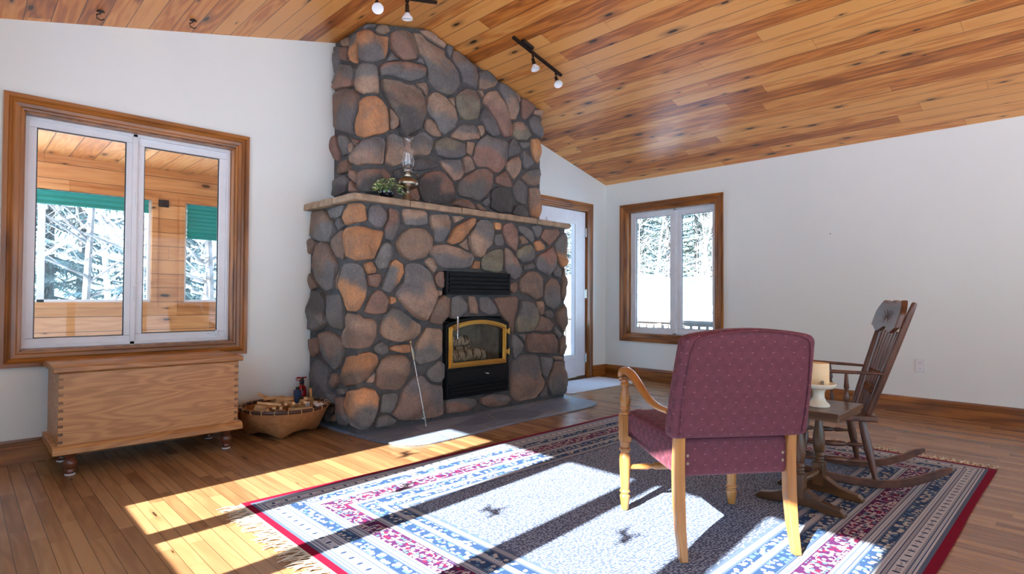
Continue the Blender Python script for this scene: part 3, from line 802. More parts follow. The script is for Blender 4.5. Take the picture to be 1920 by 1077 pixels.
# small things fixed to the room
o = thing('wall_outlet', 'white double power socket low on the right-hand wall', 'outlet', (XB, 1.089, .421))
MB().box(-.007, -.0005, -.036, .036, -.058, .058).obj('cover_plate', M['outlet'], o, bev=.003)
for s in (-1, 1):
    r = MB().rbox(-.0095, -.006, -.017, .017, s*.026-.014, s*.026+.014, .0015, 4).obj('receptacle', M['white'], o)
    MB().box(-.0102, -.0094, -.008, -.006, s*.026-.001, s*.026+.008).box(-.0102, -.0094, .006, .008, s*.026-.001, s*.026+.007).box(-.0102, -.0094, -.002, .002, s*.026-.009, s*.026-.005).obj('slots', M['black'], r, smooth=False)
tag(MB().turned((XB, 1.80, 1.63), (XB-.014, 1.80, 1.634), [(0,.002),(.8,.002),(.82,.0045),(1,.0045)], 8).obj('nail', M['iron']), 'tiny dark nail sticking out of the bare right-hand wall', 'nail')

# ------------------------------------------------------------------ the masonry fireplace
def stones(data, Xl, Xr, Yf, parent, name, r0=.045, seed=3, clip=None, extra=()):
    """rounded field stones laid in mortar; (u, z) runs round the corner: u<0 left side, 0..W front, >W right side"""
    Wd = Xr - Xl
    def corner(u):
        # returns base point and outward normal
        if u < -r0: return Vector((Xl, Yf - u, 0)), Vector((-1,0,0))
        if u < r0:
            a = (u + r0)/(2*r0)*pi/2; n = Vector((-cos(a), -sin(a), 0)); return Vector((Xl+r0, Yf+r0, 0)) + n*r0, n
        if u < Wd - r0: return Vector((Xl+u, Yf, 0)), Vector((0,-1,0))
        if u < Wd + r0:
            a = (u - Wd + r0)/(2*r0)*pi/2; n = Vector((sin(a), -cos(a), 0)); return Vector((Xr-r0, Yf+r0, 0)) + n*r0, n
        return Vector((Xr, Yf + (u-Wd), 0)), Vector((1,0,0))
    PAL = {'O': (192,140,100), 'T': (162,136,118), 'B': (136,114,101), 'R': (147,116,103), 'G': (116,114,114), 'D': (86,84,84), 'L': (140,134,116)}
    rnd = random.Random(seed); mb = MB(); mb.c = []
    items = []
    for ln in data.strip().split('\n'):
        f = ln.split(); items.append((f[0], [tuple(int(q)/1000 for q in s.split(',')) for s in f[1:]]))
    items += list(extra)
    rings = [(1., -.012), (.992, .006), (.965, .017), (.91, .026), (.80, .032), (.62, .036), (.38, .039), (.15, .040)]
    for code, P in items:
        cs = [PAL[c] for c in code]
        P = [p for p in P]
        cu = sum(p[0] for p in P)/len(P); cz = sum(p[1] for p in P)/len(P)
        pts = []
        for k in range(len(P)):
            a_, b_, c_ = Vector(P[k-1]), Vector(P[k]), Vector(P[(k+1) % len(P)])
            for t in (.22, .5): pts.append(((a_+(b_-a_)*(.5+t*.7)).x, (a_+(b_-a_)*(.5+t*.7)).y))
            q_ = b_*.90 + (a_+c_)*.05; pts.append((q_.x, q_.y))
            for t in (.85,): pts.append(((c_+(b_-c_)*t).x, (c_+(b_-c_)*t).y))
        n = len(pts); sz = sqrt((max(p[0] for p in pts)-min(p[0] for p in pts))*(max(p[1] for p in pts)-min(p[1] for p in pts)))
        hs = .55 + min(sz, .3)/.3*.75; off = rnd.uniform(-.006, .01); sd = rnd.uniform(0, 99)
        jit = [1., 1. + rnd.uniform(-.012, .012)]; br = rnd.uniform(.9, 1.08); ga = rnd.uniform(-.5, .5) + pi/2
        tu, tz = rnd.uniform(-.07, .07), rnd.uniform(-.07, .07)
        planes = [(rnd.uniform(0, 2*pi), rnd.uniform(.10, .32), rnd.uniform(.1, .5)) for _ in range(3)]
        zmin, zmax = min(p[1] for p in pts), max(p[1] for p in pts)
        base = len(mb.v); vs = []; cl = []
        k = 0
        for t, h in rings + [(0, .043)]:
            for i in range(n if t > 0 else 1):
                pu = cu + (pts[i][0]-cu)*t; pz = cz + (pts[i][1]-cz)*t
                q = Vector((pu*9+sd, pz*9, sd)); nz = noise.noise(q)*.6 + noise.noise(q*3.1)*.3 + noise.noise(q*7.)*.16
                # faceted, irregular faces
                hh = h*hs + off*(h > 0) + (nz*.016*hs + (tu*(pu-cu) + tz*(pz-cz)) + .012*hs*(abs(noise.noise(q*.8 + Vector((5,5,5)))*2) - .4))*min(1, max(0, h)*40)
                if h > .02:
                    for an, sl, fr in planes:
                        dd = (pu-cu)*cos(an) + (pz-cz)*sin(an) - fr*sz*.5
                        if dd > 0: hh -= dd*sl
                    hh = max(hh, .014 + h*.2)
                wu = noise.noise(Vector((pu*22+sd, pz*22, 1.)))*.006*(1 if h > 0 else 0); wz = noise.noise(Vector((pu*22+sd, pz*22, 9.)))*.006*(1 if h > 0 else 0)
                b, nn = corner(pu + wu); p = b + nn*hh; zz = pz + wz
                if clip: zz = min(zz, clip(p.x) - .004)
                vs.append((p.x, p.y, zz))
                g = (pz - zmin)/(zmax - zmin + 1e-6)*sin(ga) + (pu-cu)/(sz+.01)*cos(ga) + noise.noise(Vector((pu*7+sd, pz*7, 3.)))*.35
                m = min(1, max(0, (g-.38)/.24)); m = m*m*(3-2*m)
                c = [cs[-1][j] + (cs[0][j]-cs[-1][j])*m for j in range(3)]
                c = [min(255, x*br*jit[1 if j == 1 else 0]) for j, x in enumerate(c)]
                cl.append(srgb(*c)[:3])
        nr = len(rings); fs = []
        for a in range(nr-1):
            for i in range(n): fs.append((a*n+i, a*n+(i+1) % n, (a+1)*n+(i+1) % n, (a+1)*n+i))
        for i in range(n): fs.append(((nr-1)*n+i, (nr-1)*n+(i+1) % n, nr*n))
        mb.add(vs, fs); mb.c += cl
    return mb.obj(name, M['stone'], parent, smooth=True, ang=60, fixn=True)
def side_fill(W, D, z0, z1, seed, step=.21):
    """stones for the side that faces the door"""
    rnd = random.Random(seed); out = []; nz = int((z1-z0)/step); nu = max(1, int(D/step))
    g = {}
    for i in range(nu+1):
        for j in range(nz+1):
            g[i,j] = (W + D*i/nu + (rnd.uniform(-.035,.035) if 0 < i < nu else 0), z0 + (z1-z0)*j/nz + (rnd.uniform(-.045,.045) if 0 < j < nz else 0))
    for i in range(nu):
        for j in range(nz):
            q = [g[i,j], g[i+1,j], g[i+1,j+1], g[i,j+1]]; c = (sum(p[0] for p in q)/4, sum(p[1] for p in q)/4)
            P = []
            for k in range(4):
                a, b = q[k], q[(k+1) % 4]
                for t in (.18, .5, .82):
                    x, y = a[0]+(b[0]-a[0])*t, a[1]+(b[1]-a[1])*t; f = .94 - (.0 if t == .5 else .06) + rnd.uniform(-.03, .03)
                    P.append((c[0]+(x-c[0])*f, c[1]+(y-c[1])*f))
            out.append((rnd.choice(['G','GT','B','R','T','OG','BG','D','GO']), P))
    return out
fp = thing_w('stone_fireplace', 'floor-to-ceiling fieldstone fireplace with sandstone mantel between window and door', 'fireplace', (3.2, 4.1, 0))
BX0, BX1, BY = 2.070, 4.350, 3.716
mb = MB()
IX0, IX1, IZ0, IZ1 = 2.838, 3.552, .165, .80
mb.box(BX0, IX0, BY, YA, 0, 1.69).box(IX1, BX1, BY, YA, 0, 1.69).box(IX0, IX1, BY, YA, IZ1+.035, 1.69).box(IX0, IX1, BY, YA, 0, IZ0).box(IX0, IX1, 4.3, YA, IZ0, IZ1+.035)
(mb.obj('mortar_bed', M['mortar'], fp, smooth=False))
mb = MB(); CX0, CX1, CY = 2.264, 4.249, 3.963
poly = [(CX0,1.73),(CX1,1.73),(CX1,ceil_z(CX1)-.006),(XR,ZR-.006),(CX0,ceil_z(CX0)-.006)]
mb.prism(poly, CY, YA, 'Y'); (mb.obj('chimney_mortar', M['mortar'], fp, smooth=False, fixn=True))
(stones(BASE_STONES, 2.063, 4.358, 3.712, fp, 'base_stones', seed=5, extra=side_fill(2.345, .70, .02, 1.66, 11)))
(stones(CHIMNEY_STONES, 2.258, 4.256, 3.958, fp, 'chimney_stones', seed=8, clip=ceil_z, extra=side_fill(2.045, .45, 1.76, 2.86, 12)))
# mantel: thick sandstone slabs
mt = MB(); rnd = random.Random(4)
cuts = [2.0, 2.478, 2.985, 3.405, 3.905, 4.392]
for i in range(len(cuts)-1):
    j = rnd.uniform(-.006, .006); mt.rbox(cuts[i]+.003, cuts[i+1]-.003, 3.66+j, 3.99, 1.69, 1.742+rnd.uniform(-.003,.003), .007, 6, fn=lambda p: (p[0], p[1] + noise.noise(p*14)*.006, p[2] + noise.noise(p*11)*.003))
for (a, b) in ((3.99, 4.20), (4.203, YA-.002)):
    mt.rbox(2.0+rnd.uniform(-.005,.005), 2.30, a+.003, b-.001, 1.69, 1.742, .007, 6, fn=lambda p: (p[0] + noise.noise(p*14)*.006, p[1], p[2] + noise.noise(p*11)*.003))
    mt.rbox(4.20, 4.392, a+.003, b-.001, 1.69, 1.742, .007, 6, fn=lambda p: (p[0] + noise.noise(p*14)*.006, p[1], p[2] + noise.noise(p*11)*.003))
(mt.obj('mantel_shelf', M['mantel'], fp, smooth=True, ang=50, fixn=True))
# flagstone hearth set into the floor
HP = [(2.02,4.40),(2.03,4.05),(2.05,3.72),(2.08,3.45),(2.17,3.25),(2.32,3.16),(2.6,3.16),(2.95,3.2),(3.4,3.225),(3.85,3.21),(4.12,3.22),(4.3,3.27),(4.38,3.38),(4.40,3.6),(4.38,3.9),(4.38,4.45),(2.02,4.45)]
HQ = [tuple(p[:2]) for p in catmull([(a,b,0) for a,b in HP[:15]], 5, False)] + [(4.38,4.45),(2.02,4.45)]
hm = MB().prism(HQ, .0, .014, 'Z').obj('hearth_slab', M['hearth'], fp, smooth=False, bev=.004, fixn=True)
# upper louvred vent
vt = MB().box(2.832, 3.548, 3.672, 3.73, 1.02, 1.212).obj('air_vent', M['black'], fp, bev=.003)
lv = MB()
for k in range(5):
    z = 1.045 + k*.034; lv.prism([(3.672, z), (3.658, z-.004), (3.654, z+.018), (3.672, z+.024)], 2.86, 3.52, 'X')
lv.obj('louvre', M['iron'], vt, smooth=False, fixn=True)
mb = MB(); frame_box(mb, 2.832, 3.548, 1.02, 1.212, .02, 3.66, 3.673, 'Y'); mb.obj('vent_frame', M['black'], vt, bev=.002)

# ------------------------------------------------------------------ stove insert
st = thing_w('stove_insert', 'black fireplace stove with arched brass-framed glass door, set in the stonework', 'stove', (3.195, 3.7, .165))
def arch(x0, x1, z0, zs, zt, n=16):
    P = [(x0, z0), (x1, z0), (x1, zs)]
    for k in range(1, n):
        t = k/n; x = x1 + (x0-x1)*t; P.append((x, zs + (zt-zs)*sin(pi*t)**.8))
    return P + [(x0, zs)]
def ring(mb, A, B, y0, y1):
    n = len(A); vs = [(p[0], y0, p[1]) for p in A] + [(p[0], y0, p[1]) for p in B] + [(p[0], y1, p[1]) for p in A] + [(p[0], y1, p[1]) for p in B]
    fs = []
    for i in range(n):
        j = (i+1) % n; fs += [(i, j, n+j, n+i), (2*n+j, 2*n+i, 3*n+i, 3*n+j), (i, 2*n+i, 2*n+j, j), (n+i, n+j, 3*n+j, 3*n+i)]
    return mb.add(vs, fs)
mb = MB()
y0 = 3.668
ring(mb, arch(2.842, 3.548, .168, .775, .83), arch(2.905, 3.462, .46, .72, .778), y0+.012, y0+.05)
mb.box(2.842, 2.87, y0+.05, 4.05, .17, .80).box(3.52, 3.548, y0+.05, 4.05, .17, .80).box(2.87, 3.52, y0+.05, 4.05, .17, .40).box(2.87, 3.52, y0+.05, 4.05, .785, .80)
(mb.obj('body', M['black'], st, smooth=False, fixn=True))
mb = MB().box(2.87, 3.52, 4.0, 4.03, .40, .785).box(2.87, 2.90, y0+.06, 4.0, .40, .785).box(3.49, 3.52, y0+.06, 4.0, .40, .785).box(2.90, 3.49, y0+.06, 4.0, .40, .425).prism([(2.98,.425),(3.42,.425),(3.36,.70),(3.04,.70)], 3.985, 3.999, 'Y')
(mb.obj('firebrick_lining', M['ash'], st, smooth=False, bev=.002, fixn=True))
dr = MB(); A = arch(2.862, 3.508, .418, .752, .808); B = arch(2.905, 3.465, .462, .722, .772)
A2 = arch(2.874, 3.496, .430, .748, .798); B2 = arch(2.893, 3.477, .450, .728, .782)
ring(dr, A, B, y0-.004, y0+.012); ring(dr, A2, B2, y0-.014, y0-.004)
dr = (dr.obj('door_frame', M['brass'], st, smooth=True, ang=30, fixn=True, bev=.002))
g = MB(); g.prism(arch(2.9, 3.47, .457, .724, .776), y0+.004, y0+.007, 'Y'); go = g.obj('door_glass', M['stoveglass'], dr, smooth=False, fixn=True)
h = MB()
coil = [(2.925 + .010*cos(a*.9), y0-.035 + .010*sin(a*.9), .705 + a*.0019) for a in range(0, 66)]
h.tube(coil, .0036, 6).tube([(2.925, y0-.035, .66), (2.925, y0-.035, .84)], .0045, 8).tube([(2.925, y0-.035, .665), (2.925, y0-.002, .655)], .005, 8)
h.obj('coil_handle', M['chrome'], dr)
for z in (.70, .52):
    MB().box(3.495, 3.54, y0-.016, y0+.012, z-.02, z+.02).lathe([(z-.028,.008),(z+.028,.008)], (3.528, y0-.012, 0), 10).obj('hinge', M['brass'], dr, bev=.002)
# lower ash door with louvres
lo = MB().box(2.85, 3.54, y0-.002, y0+.02, .30, .398).box(2.85, 3.54, y0+.0, y0+.02, .17, .30)
lo = (lo.obj('ash_panel', M['black'], st, bev=.003))
lv = MB()
for k in range(4):
    z = .178 + k*.031; lv.prism([(y0+.004, z), (y0-.012, z-.002), (y0-.016, z+.013), (y0+.004, z+.022)], 2.87, 3.52, 'X')
lv.obj('louvre', M['iron'], lo, smooth=False, fixn=True)
MB().tube([(3.25, y0-.002, .355), (3.25, y0-.014, .352), (3.285, y0-.016, .345)], .006, 8).obj('latch', M['chrome'], lo)
# birch logs
LOGS = [((2.93,3.80,.615),(3.20,3.86,.625),.045,'short birch log lying on top of the others inside the stove'),
        ((2.93,3.76,.485),(3.14,3.82,.50),.06,'thick birch log at the left front inside the stove'),
        ((3.12,3.86,.49),(3.36,3.80,.50),.055,'birch log at the right, behind the stove glass'),
        ((2.95,3.92,.53),(3.3,3.93,.54),.04,'birch log at the very back of the firebox')]
for p0, p1, r, lab in LOGS:
    p0, p1 = Vector(p0), Vector(p1); c = (p0+p1)/2; rnd = random.Random(r)
    prof = [(0, r*.86), (.02, r)] + [(.1+.08*k, r*rnd.uniform(.95, 1.05)) for k in range(11)] + [(.98, r), (1, r*.86)]
    mb = MB().turned(p0-c, p1-c, prof, 18)
    o = tag(mb.obj('birch_log', M['birch'], smooth=True, ang=50), lab, 'firewood', 'birch logs in the stove'); o.location = c
    e = (p0-p1).normalized()
    MB().turned(p0-c+e*.0005, p0-c+e*.002, [(0, r*.84), (1, r*.84)], 18).obj('cut_end', M['kindling'], o)
# ================================================================== FURNITURE AND LOOSE THINGS
# ---- armchair (seen from behind); local x = right, y = the way it faces
ch = thing('armchair', 'burgundy damask armchair with turned wooden arms, seen from behind on the rug', 'armchair', (2.321, 1.184, .012), radians(-35.9))
def seatfn(p):
    t = (p.y + .25)/.52; t = max(0, min(1, t)); x = p.x*(.90 + .10*t); z = p.z
    if z > .40: z += .018*(1-(p.x/.26)**2)*max(0, 1-((p.y-.02)/.3)**2) + .008*t
    if z < .34: z += .045*t*t
    return (x, p.y, z)
MB().rbox(-.262, .262, -.247, .272, .300, .452, .028, 16, fn=seatfn).obj('seat', M['fabric'], ch, ang=80)
def backfn(p):
    t = (p.z - .455)/.42; x = p.x*(1.02 - .085*max(0, t)) ; z = p.z
    z += (.028*(1-(p.x/.28)**2) - .018)*max(0, t)
    y = p.y - .075*t - .012*t*t + .02*(1 - (p.x/.28)**2)*(1 if p.y < -.235 else -.4)*(-.6)*max(0, min(1, t*2))
    x *= 1 + .012*sin(t*pi)
    return (x, y, z)
bk = MB().rbox(-.279, .279, -.288, -.205, .455, .868, .03, 18, fn=backfn).obj('backrest', M['fabric'], ch, ang=80)
pip = []
for (x, z) in [(-.245,.47),(-.25,.56),(-.252,.66),(-.25,.76),(-.243,.825),(-.222,.85),(-.15,.858),(0,.862),(.15,.858),(.222,.85),(.243,.825),(.25,.76),(.252,.66),(.25,.56),(.245,.47)]:
    q = backfn(Vector((x, -.2905, z))); pip.append(q)
MB().tube([tuple(p) for p in catmull(pip, 4, False)], .0032, 6).obj('piping', M['fabric'], bk)
# rolled top edge of the back
def legq(s):
    mb = MB(); P = [(-.238,.475),(-.232,.42),(-.228,.33),(-.232,.22),(-.246,.11),(-.272,0)]; W = [.019,.020,.021,.021,.019,.016]; vs = []
    for (y, z), w in zip(P, W):
        for a, b in ((-w,-w),(w,-w),(w,w),(-w,w)): vs.append((s*.231+a*.95, y+b-.008, z))
    fs = [(0,1,2,3)[::-1], tuple(range(20,24))]
    for i in range(5):
        for k in range(4): fs.append((i*4+k, i*4+(k+1) % 4, i*4+4+(k+1) % 4, i*4+4+k))
    return mb.add(vs, fs).obj('leg', M['honeyZ'], ch, bev=.004, ang=40)
for s in (-1, 1): legq(s)
FL = [(0,.015),(.004,.017),(.03,.0195),(.058,.024),(.066,.024),(.070,.019),(.078,.019),(.081,.025),(.088,.025),(.092,.020),(.15,.0235),(.225,.026),(.25,.025),(.262,.018),(.27,.019),(.274,.026),(.285,.026),(.29,.02),(.30,.022),(.318,.024)]
FU = [(.442,.024),(.452,.025),(.456,.017),(.462,.017),(.466,.024),(.476,.024),(.48,.02),(.50,.025),(.525,.024),(.56,.016),(.572,.0155),(.576,.022),(.588,.022),(.592,.015),(.606,.018)]
for s in (-1, 1):
    x = s*.267
    mb = MB().lathe(FL, (x, .26, 0), 18).box(x-.0235, x+.0235, .26-.0235, .26+.0235, .318, .442)
    mb.lathe(FU, (x, .26, 0), 18).obj('leg', M['honeyZ'], ch, ang=40, bev=.002)
    P = [(x, .292, .596), (x, .300, .616), (x, .286, .638), (x, .25, .648), (x, .18, .641), (x+s*.004, .08, .612), (x+s*.006, -.03, .572), (x+s*.004, -.13, .553), (x-s*.002, -.235, .553)]
    rr = [.017, .022, .025, .026, .0235, .020, .018, .0175, .016]
    MB().tube(catmull(P, 5, False), [rr[min(i//5, 8)] + (rr[min(i//5+1, 8)]-rr[min(i//5, 8)])*(i % 5)/5 for i in range(8*5+1)], 12, .72).obj('arm', M['honeyY'], ch, ang=70)
    for z in (.355, .385):
        MB().lathe([(0,.0065),(.002,.006),(.004,.003)], seg=10, M=Matrix.Translation((s*.198, -.2465, z)) @ Matrix.Rotation(pi/2, 4, 'X')).obj('nail_head', M['oldbrass'], ch)

MB().turned((-.262, .26, .195), (.262, .26, .195), [(0,.010),(.1,.012),(.2,.016),(.22,.011),(.25,.011),(.27,.016),(.5,.018),(.73,.016),(.75,.011),(.78,.011),(.8,.016),(.9,.012),(1,.010)], 14).obj('stretcher', M['honeyZ'], ch, ang=40)

# ---- low side table
tb = thing_w('side_table', 'small low brown oak trestle table between the armchair and the rocking chair', 'side table', (3.04, 1.0, .011))
for x in (2.893, 3.172):
    leg = MB().box(x-.026, x+.026, 1.0-.026, 1.0+.026, .055, .17)
    leg.lathe([(.17,.024),(.176,.026),(.18,.02),(.19,.024),(.198,.02),(.205,.027),(.218,.02),(.235,.026),(.27,.029),(.31,.027),(.36,.019),(.385,.0165),(.39,.021),(.40,.021),(.405,.024),(.418,.024),(.424,.030),(.438,.031)], (x, 1.0, 0), 20)
    leg.obj('post', M['oakZ'], tb, ang=40, bev=.002)
    P = []
    top = [(0,.016),(.02,.034),(.06,.040),(.10,.052),(.14,.074),(.165,.090),(.20,.095)]
    full = [(.80+a, z) for a, z in top] + [(1.2-a, z) for a, z in top[::-1][1:]]
    bot = [(1.2, .0), (1.12, .0), (1.06, .012), (.94, .012), (.88, .0), (.80, .0)]
    MB().prism([(p[0], p[1]+.011) for p in full + bot], x-.023, x+.023, 'X').obj('foot', M['oakY'], tb, smooth=False, bev=.004, fixn=True)
MB().turned((2.919, 1.0, .125), (3.146, 1.0, .125), [(0,.011),(.15,.016),(.3,.013),(.5,.018),(.7,.013),(.85,.016),(1,.011)], 14).obj('stretcher', M['oakY'], tb, ang=40)
t = MB().box(2.85, 3.235, .815, 1.185, .458, .480).obj('tabletop', M['oakY'], tb, bev=.003)
MB().box(2.862, 3.223, .822, 1.178, .438, .4575).obj('apron', M['oakY'], tb, bev=.003)

# ---- candle on a footed ceramic stand, dark votive
cs = thing_w('candle_stand', 'ivory footed ceramic dish on the side table holding the candle', 'candle holder', (3.005, .948, .481))
MB().lathe([(.481,.048),(.486,.050),(.494,.046),(.505,.034),(.525,.026),(.548,.026),(.560,.030),(.566,.040),(.570,.064),(.578,.074),(.590,.078),(.593,.076),(.588,.070),(.582,.060),(.580,.0)], (3.005, .948, 0), 36).obj('dish', M['ceramic'], cs, ang=50)
tag(MB().lathe([(.582,.046),(.584,.047),(.686,.047),(.690,.045),(.688,.040),(.684,.0)], (3.005,.948,0), 32).obj('pillar_candle', M['candle'], ang=50), 'thick cream pillar candle standing in the ivory footed dish', 'candle')
mb = MB()
for k in range(5):
    a = k*2*pi/5; mb.lathe([(-.002,.0035),(0,.0045),(.002,.0035)], seg=10, M=Matrix.Translation((2.952+.004*cos(a), .914+.004*sin(a), .598+.006*sin(a+1))) @ Matrix.Rotation(pi/2, 4, 'X'))
mb.tube([(2.952+.011*cos(a*.4), .913, .5995+.011*sin(a*.4)) for a in range(17)], .0028, 6)
tag(mb.obj('rosette_ornament', M['oldbrass']), 'tiny metal rosette leaning on the front of the pillar candle', 'ornament')
vo = thing_w('votive_holder', 'dark glass votive cup in a wire stand, half hidden behind the armchair', 'candle holder', (2.965, 1.075, .481))
MB().lathe([(.500,.020),(.503,.026),(.515,.032),(.545,.033),(.548,.031),(.545,.028),(.506,.022),(.505,.0)], (2.965,1.075,0), 24).obj('glass_cup', M['darkglass'], vo, ang=50)
mb = MB()
for k in range(4):
    a = k*pi/2+.4; mb.tube([(2.965+.03*cos(a), 1.075+.03*sin(a), .481), (2.965+.036*cos(a), 1.075+.036*sin(a), .50), (2.965+.036*cos(a), 1.075+.036*sin(a), .535)], .0016, 6)
mb.tube([(2.965+.036*cos(a*.262), 1.075+.036*sin(a*.262), .505) for a in range(25)], .0016, 6)
mb.obj('wire_stand', M['chrome'], vo)
MB().lathe([(.548,.030),(.60,.024),(.66,.026),(.70,.030)], (2.965,1.075,0), 24, cap=False).obj('glass_shade', M['lampglass'], vo, ang=70)

# ---- rocking chair; local x = its right, y = the way it faces
rk = thing('rocking_chair', 'dark walnut pressed-back rocking chair with spindles, facing away behind the table', 'rocking chair', (3.646, .908, .012), radians(26.1))
def rz_(y): return .0 + .40*y*y if y > -.02 else .0 + 1.02*y*y + .0
for s in (-1, 1):
    ys = [-.335 + .05*k for k in range(18)]; top = []; bot = []
    for y in ys:
        z = .010 + (1.05*(y)**2 if y < 0 else .42*y*y); th = .040
        if y < -.28: th = .040 - (-.28-y)*.35
        bot.append((y, z-.008)); top.append((y, z-.008+th))
    MB().prism([(a, b) for a, b in bot] + top[::-1], s*.201-.015, s*.201+.015, 'X').obj('rocker', M['walnutX'], rk, smooth=True, ang=40, bev=.004, fixn=True)
    LP = [(0,.012),(.08,.0135),(.25,.017),(.5,.0215),(.75,.020),(.95,.016),(1,.015)]
    MB().turned((s*.201, 0, .045), (s*.166, .055, .345), LP, 16).obj('leg', M['walnut'], rk, ang=50)
    MB().turned((s*.205, .35, .08), (s*.172, .315, .345), [(0,.012),(.12,.015),(.2,.011),(.24,.017),(.3,.012),(.5,.02),(.68,.017),(.72,.011),(.76,.018),(.82,.013),(1,.016)], 16).obj('leg', M['walnut'], rk, ang=50)
    SP = [(0,.007),(.1,.008),(.28,.013),(.3,.009),(.34,.009),(.36,.014),(.5,.016),(.64,.014),(.66,.009),(.7,.009),(.72,.013),(.9,.008),(1,.007)]
    for z0, z1 in ((.13,.13),(.215,.21)):
        f = (z0-.045)/.3; f2 = (z1-.08)/.265
        MB().turned((s*(.201-.035*f), .055*f, z0), (s*(.205-.033*f2), .35-.035*f2, z1), SP, 14).obj('stretcher', M['walnutX'], rk, ang=50)
MB().tube([(-.187, .022, .165), (.187, .022, .165)], .0065, 10).obj('rear_rung', M['walnut'], rk)
MB().turned((-.19, .335, .17), (.19, .335, .17), SP, 14).obj('front_rung', M['walnut'], rk, ang=50)
MB().rbox(-.202, .202, -.02, .40, .34, .372, .008, 12, fn=lambda p: (p[0]*(1+.12*(p[1]/.4)), p[1], p[2] - (.008*(1-(p[0]/.2)**2) if p[2] > .36 and .03 < p[1] < .36 else 0))).obj('seat', M['walnutX'], rk, ang=50)
def post_pt(s, t): return Vector((s*(.158+.087*t), .028-.197*t, .36+.612*t))
for s in (-1, 1):
    MB().turned(post_pt(s, 0), post_pt(s, 1), [(0,.0155),(.1,.0185),(.3,.0195),(.6,.018),(.9,.015),(.985,.013),(1,.009)], 16).obj('back_post', M['walnut'], rk, ang=50)
    ay = post_pt(s, .385)
    P = [(ay.x+s*.004, ay.y+.01, .597), (ay.x+s*.012, 0, .599), (s*.236, .15, .603), (s*.252, .30, .607), (s*.262, .42, .607), (s*.262, .445, .602)]
    Q = catmull(P, 5, False)
    MB().tube(Q, [.013 + .013*min(1, i/len(Q)*1.2) for i in range(len(Q))], 12, .5).obj('arm', M['walnutX'], rk, ang=60)
    AP = [(0,.011),(.12,.013),(.2,.016),(.24,.009),(.3,.009),(.34,.018),(.42,.02),(.5,.015),(.56,.009),(.6,.009),(.66,.016),(.85,.012),(1,.009)]
    MB().turned((s*.205, .36, .37), (s*.258, .38, .60), [(t, r*1.15) for t, r in AP], 14).obj('arm_post', M['walnut'], rk, ang=50)
    for y in (.13, .25):
        MB().turned((s*.198, y, .37), (s*(.232+.06*(y-.1)), y+.008, .595), [(t, r*.8) for t, r in AP], 12).obj('arm_spindle', M['walnut'], rk, ang=50)
# back spindles with bead turnings
bead = [(0,.0065),(.05,.007),(.2,.0085),(.235,.0055),(.25,.0105),(.265,.0055),(.28,.0105),(.295,.0055),(.31,.0105),(.325,.0055),(.34,.0085),(.44,.0085),(.455,.0055),(.47,.0105),(.485,.0055),(.50,.0105),(.515,.006),(.54,.008),(.75,.0065),(1,.006)]
for k in range(7):
    u = (k-3)/3.; p0 = Vector((u*.118, .012, .365)); p1 = Vector((u*.165, -.128, .815))
    MB().turned(p0, p1, bead, 12).obj('back_spindle', M['walnut'], rk, ang=50)
# pressed crest rail standing in front of the posts
def crest(p, dy):
    t = (p[1]-.36)/.612; return (p[0], .028 - .197*t + .022 + dy + .010*(p[0]/.235)**2, p[1])
def crestfn(p):
    u = p.x/.238; v = (p.z - .83)/.15
    top = .978 + .006*cos(u*pi*3) - .115*max(0, abs(u)-.70)**1.5*3.; low = .822 + .016*cos(u*pi*2)
    z = low + (top-low)*max(0, min(1, v)) + (v-max(0, min(1, v)))*.15
    q = crest((p.x, z), p.y); return q
cr = MB().rbox(-.238, .238, -.016, .014, .83, .98, .007, 20, fn=crestfn).obj('crest_rail', M['walnutX'], rk, ang=50)
mb = MB()
for k in range(9):
    a = pi*(.04 + .92*k/8); r0, r1 = .028, .085 - .020*abs(abs(k-4)-2)/2
    A = crest((r0*cos(a), .860 + r0*sin(a)), .0145); B = crest((r1*cos(a)*1.5, .860 + r1*sin(a)), .0145); mb.tube([A, B], [.0026, .0014], 6)
mb.obj('pressed_carving', M['walnutX'], cr)

# ---- area rug with fringes, and the small mat at the door
rg = thing('area_rug', 'large blue, cream and burgundy oriental rug with fringed ends on the wood floor', 'rug', (2.685, 1.64, 0))
mb = MB(); nx, ny = 60, 44; vs = []; fs = []
def rz2(x, y): return .0085 + .0012*noise.noise(Vector((x*3, y*3, 0)))
for j in range(ny+1):
    for i in range(nx+1):
        x = -RX + 2*RX*i/nx; y = -RY + 2*RY*j/ny
        wob = .006*noise.noise(Vector((x*1.3, y*1.3, 4))); vs.append((x + (wob if i in (0, nx) else 0), y + (wob if j in (0, ny) else 0), rz2(x, y)))
for j in range(ny):
    for i in range(nx): fs.append((j*(nx+1)+i, j*(nx+1)+i+1, (j+1)*(nx+1)+i+1, (j+1)*(nx+1)+i))
mb.add(vs, fs)
edge = [j*(nx+1) for j in range(ny, 0, -1)] + list(range(0, nx)) + [j*(nx+1)+nx for j in range(ny)] + [ny*(nx+1)+i for i in range(nx, 0, -1)]
b0 = len(mb.v); mb.v += [(mb.v[i][0], mb.v[i][1], .001) for i in edge]; ne = len(edge)
mb.f += [(edge[i], b0+i, b0+(i+1) % ne, edge[(i+1) % ne]) for i in range(ne)]
mb.obj('pile', M['rug'], rg, smooth=True, ang=50, fixn=True)
rnd = random.Random(21)
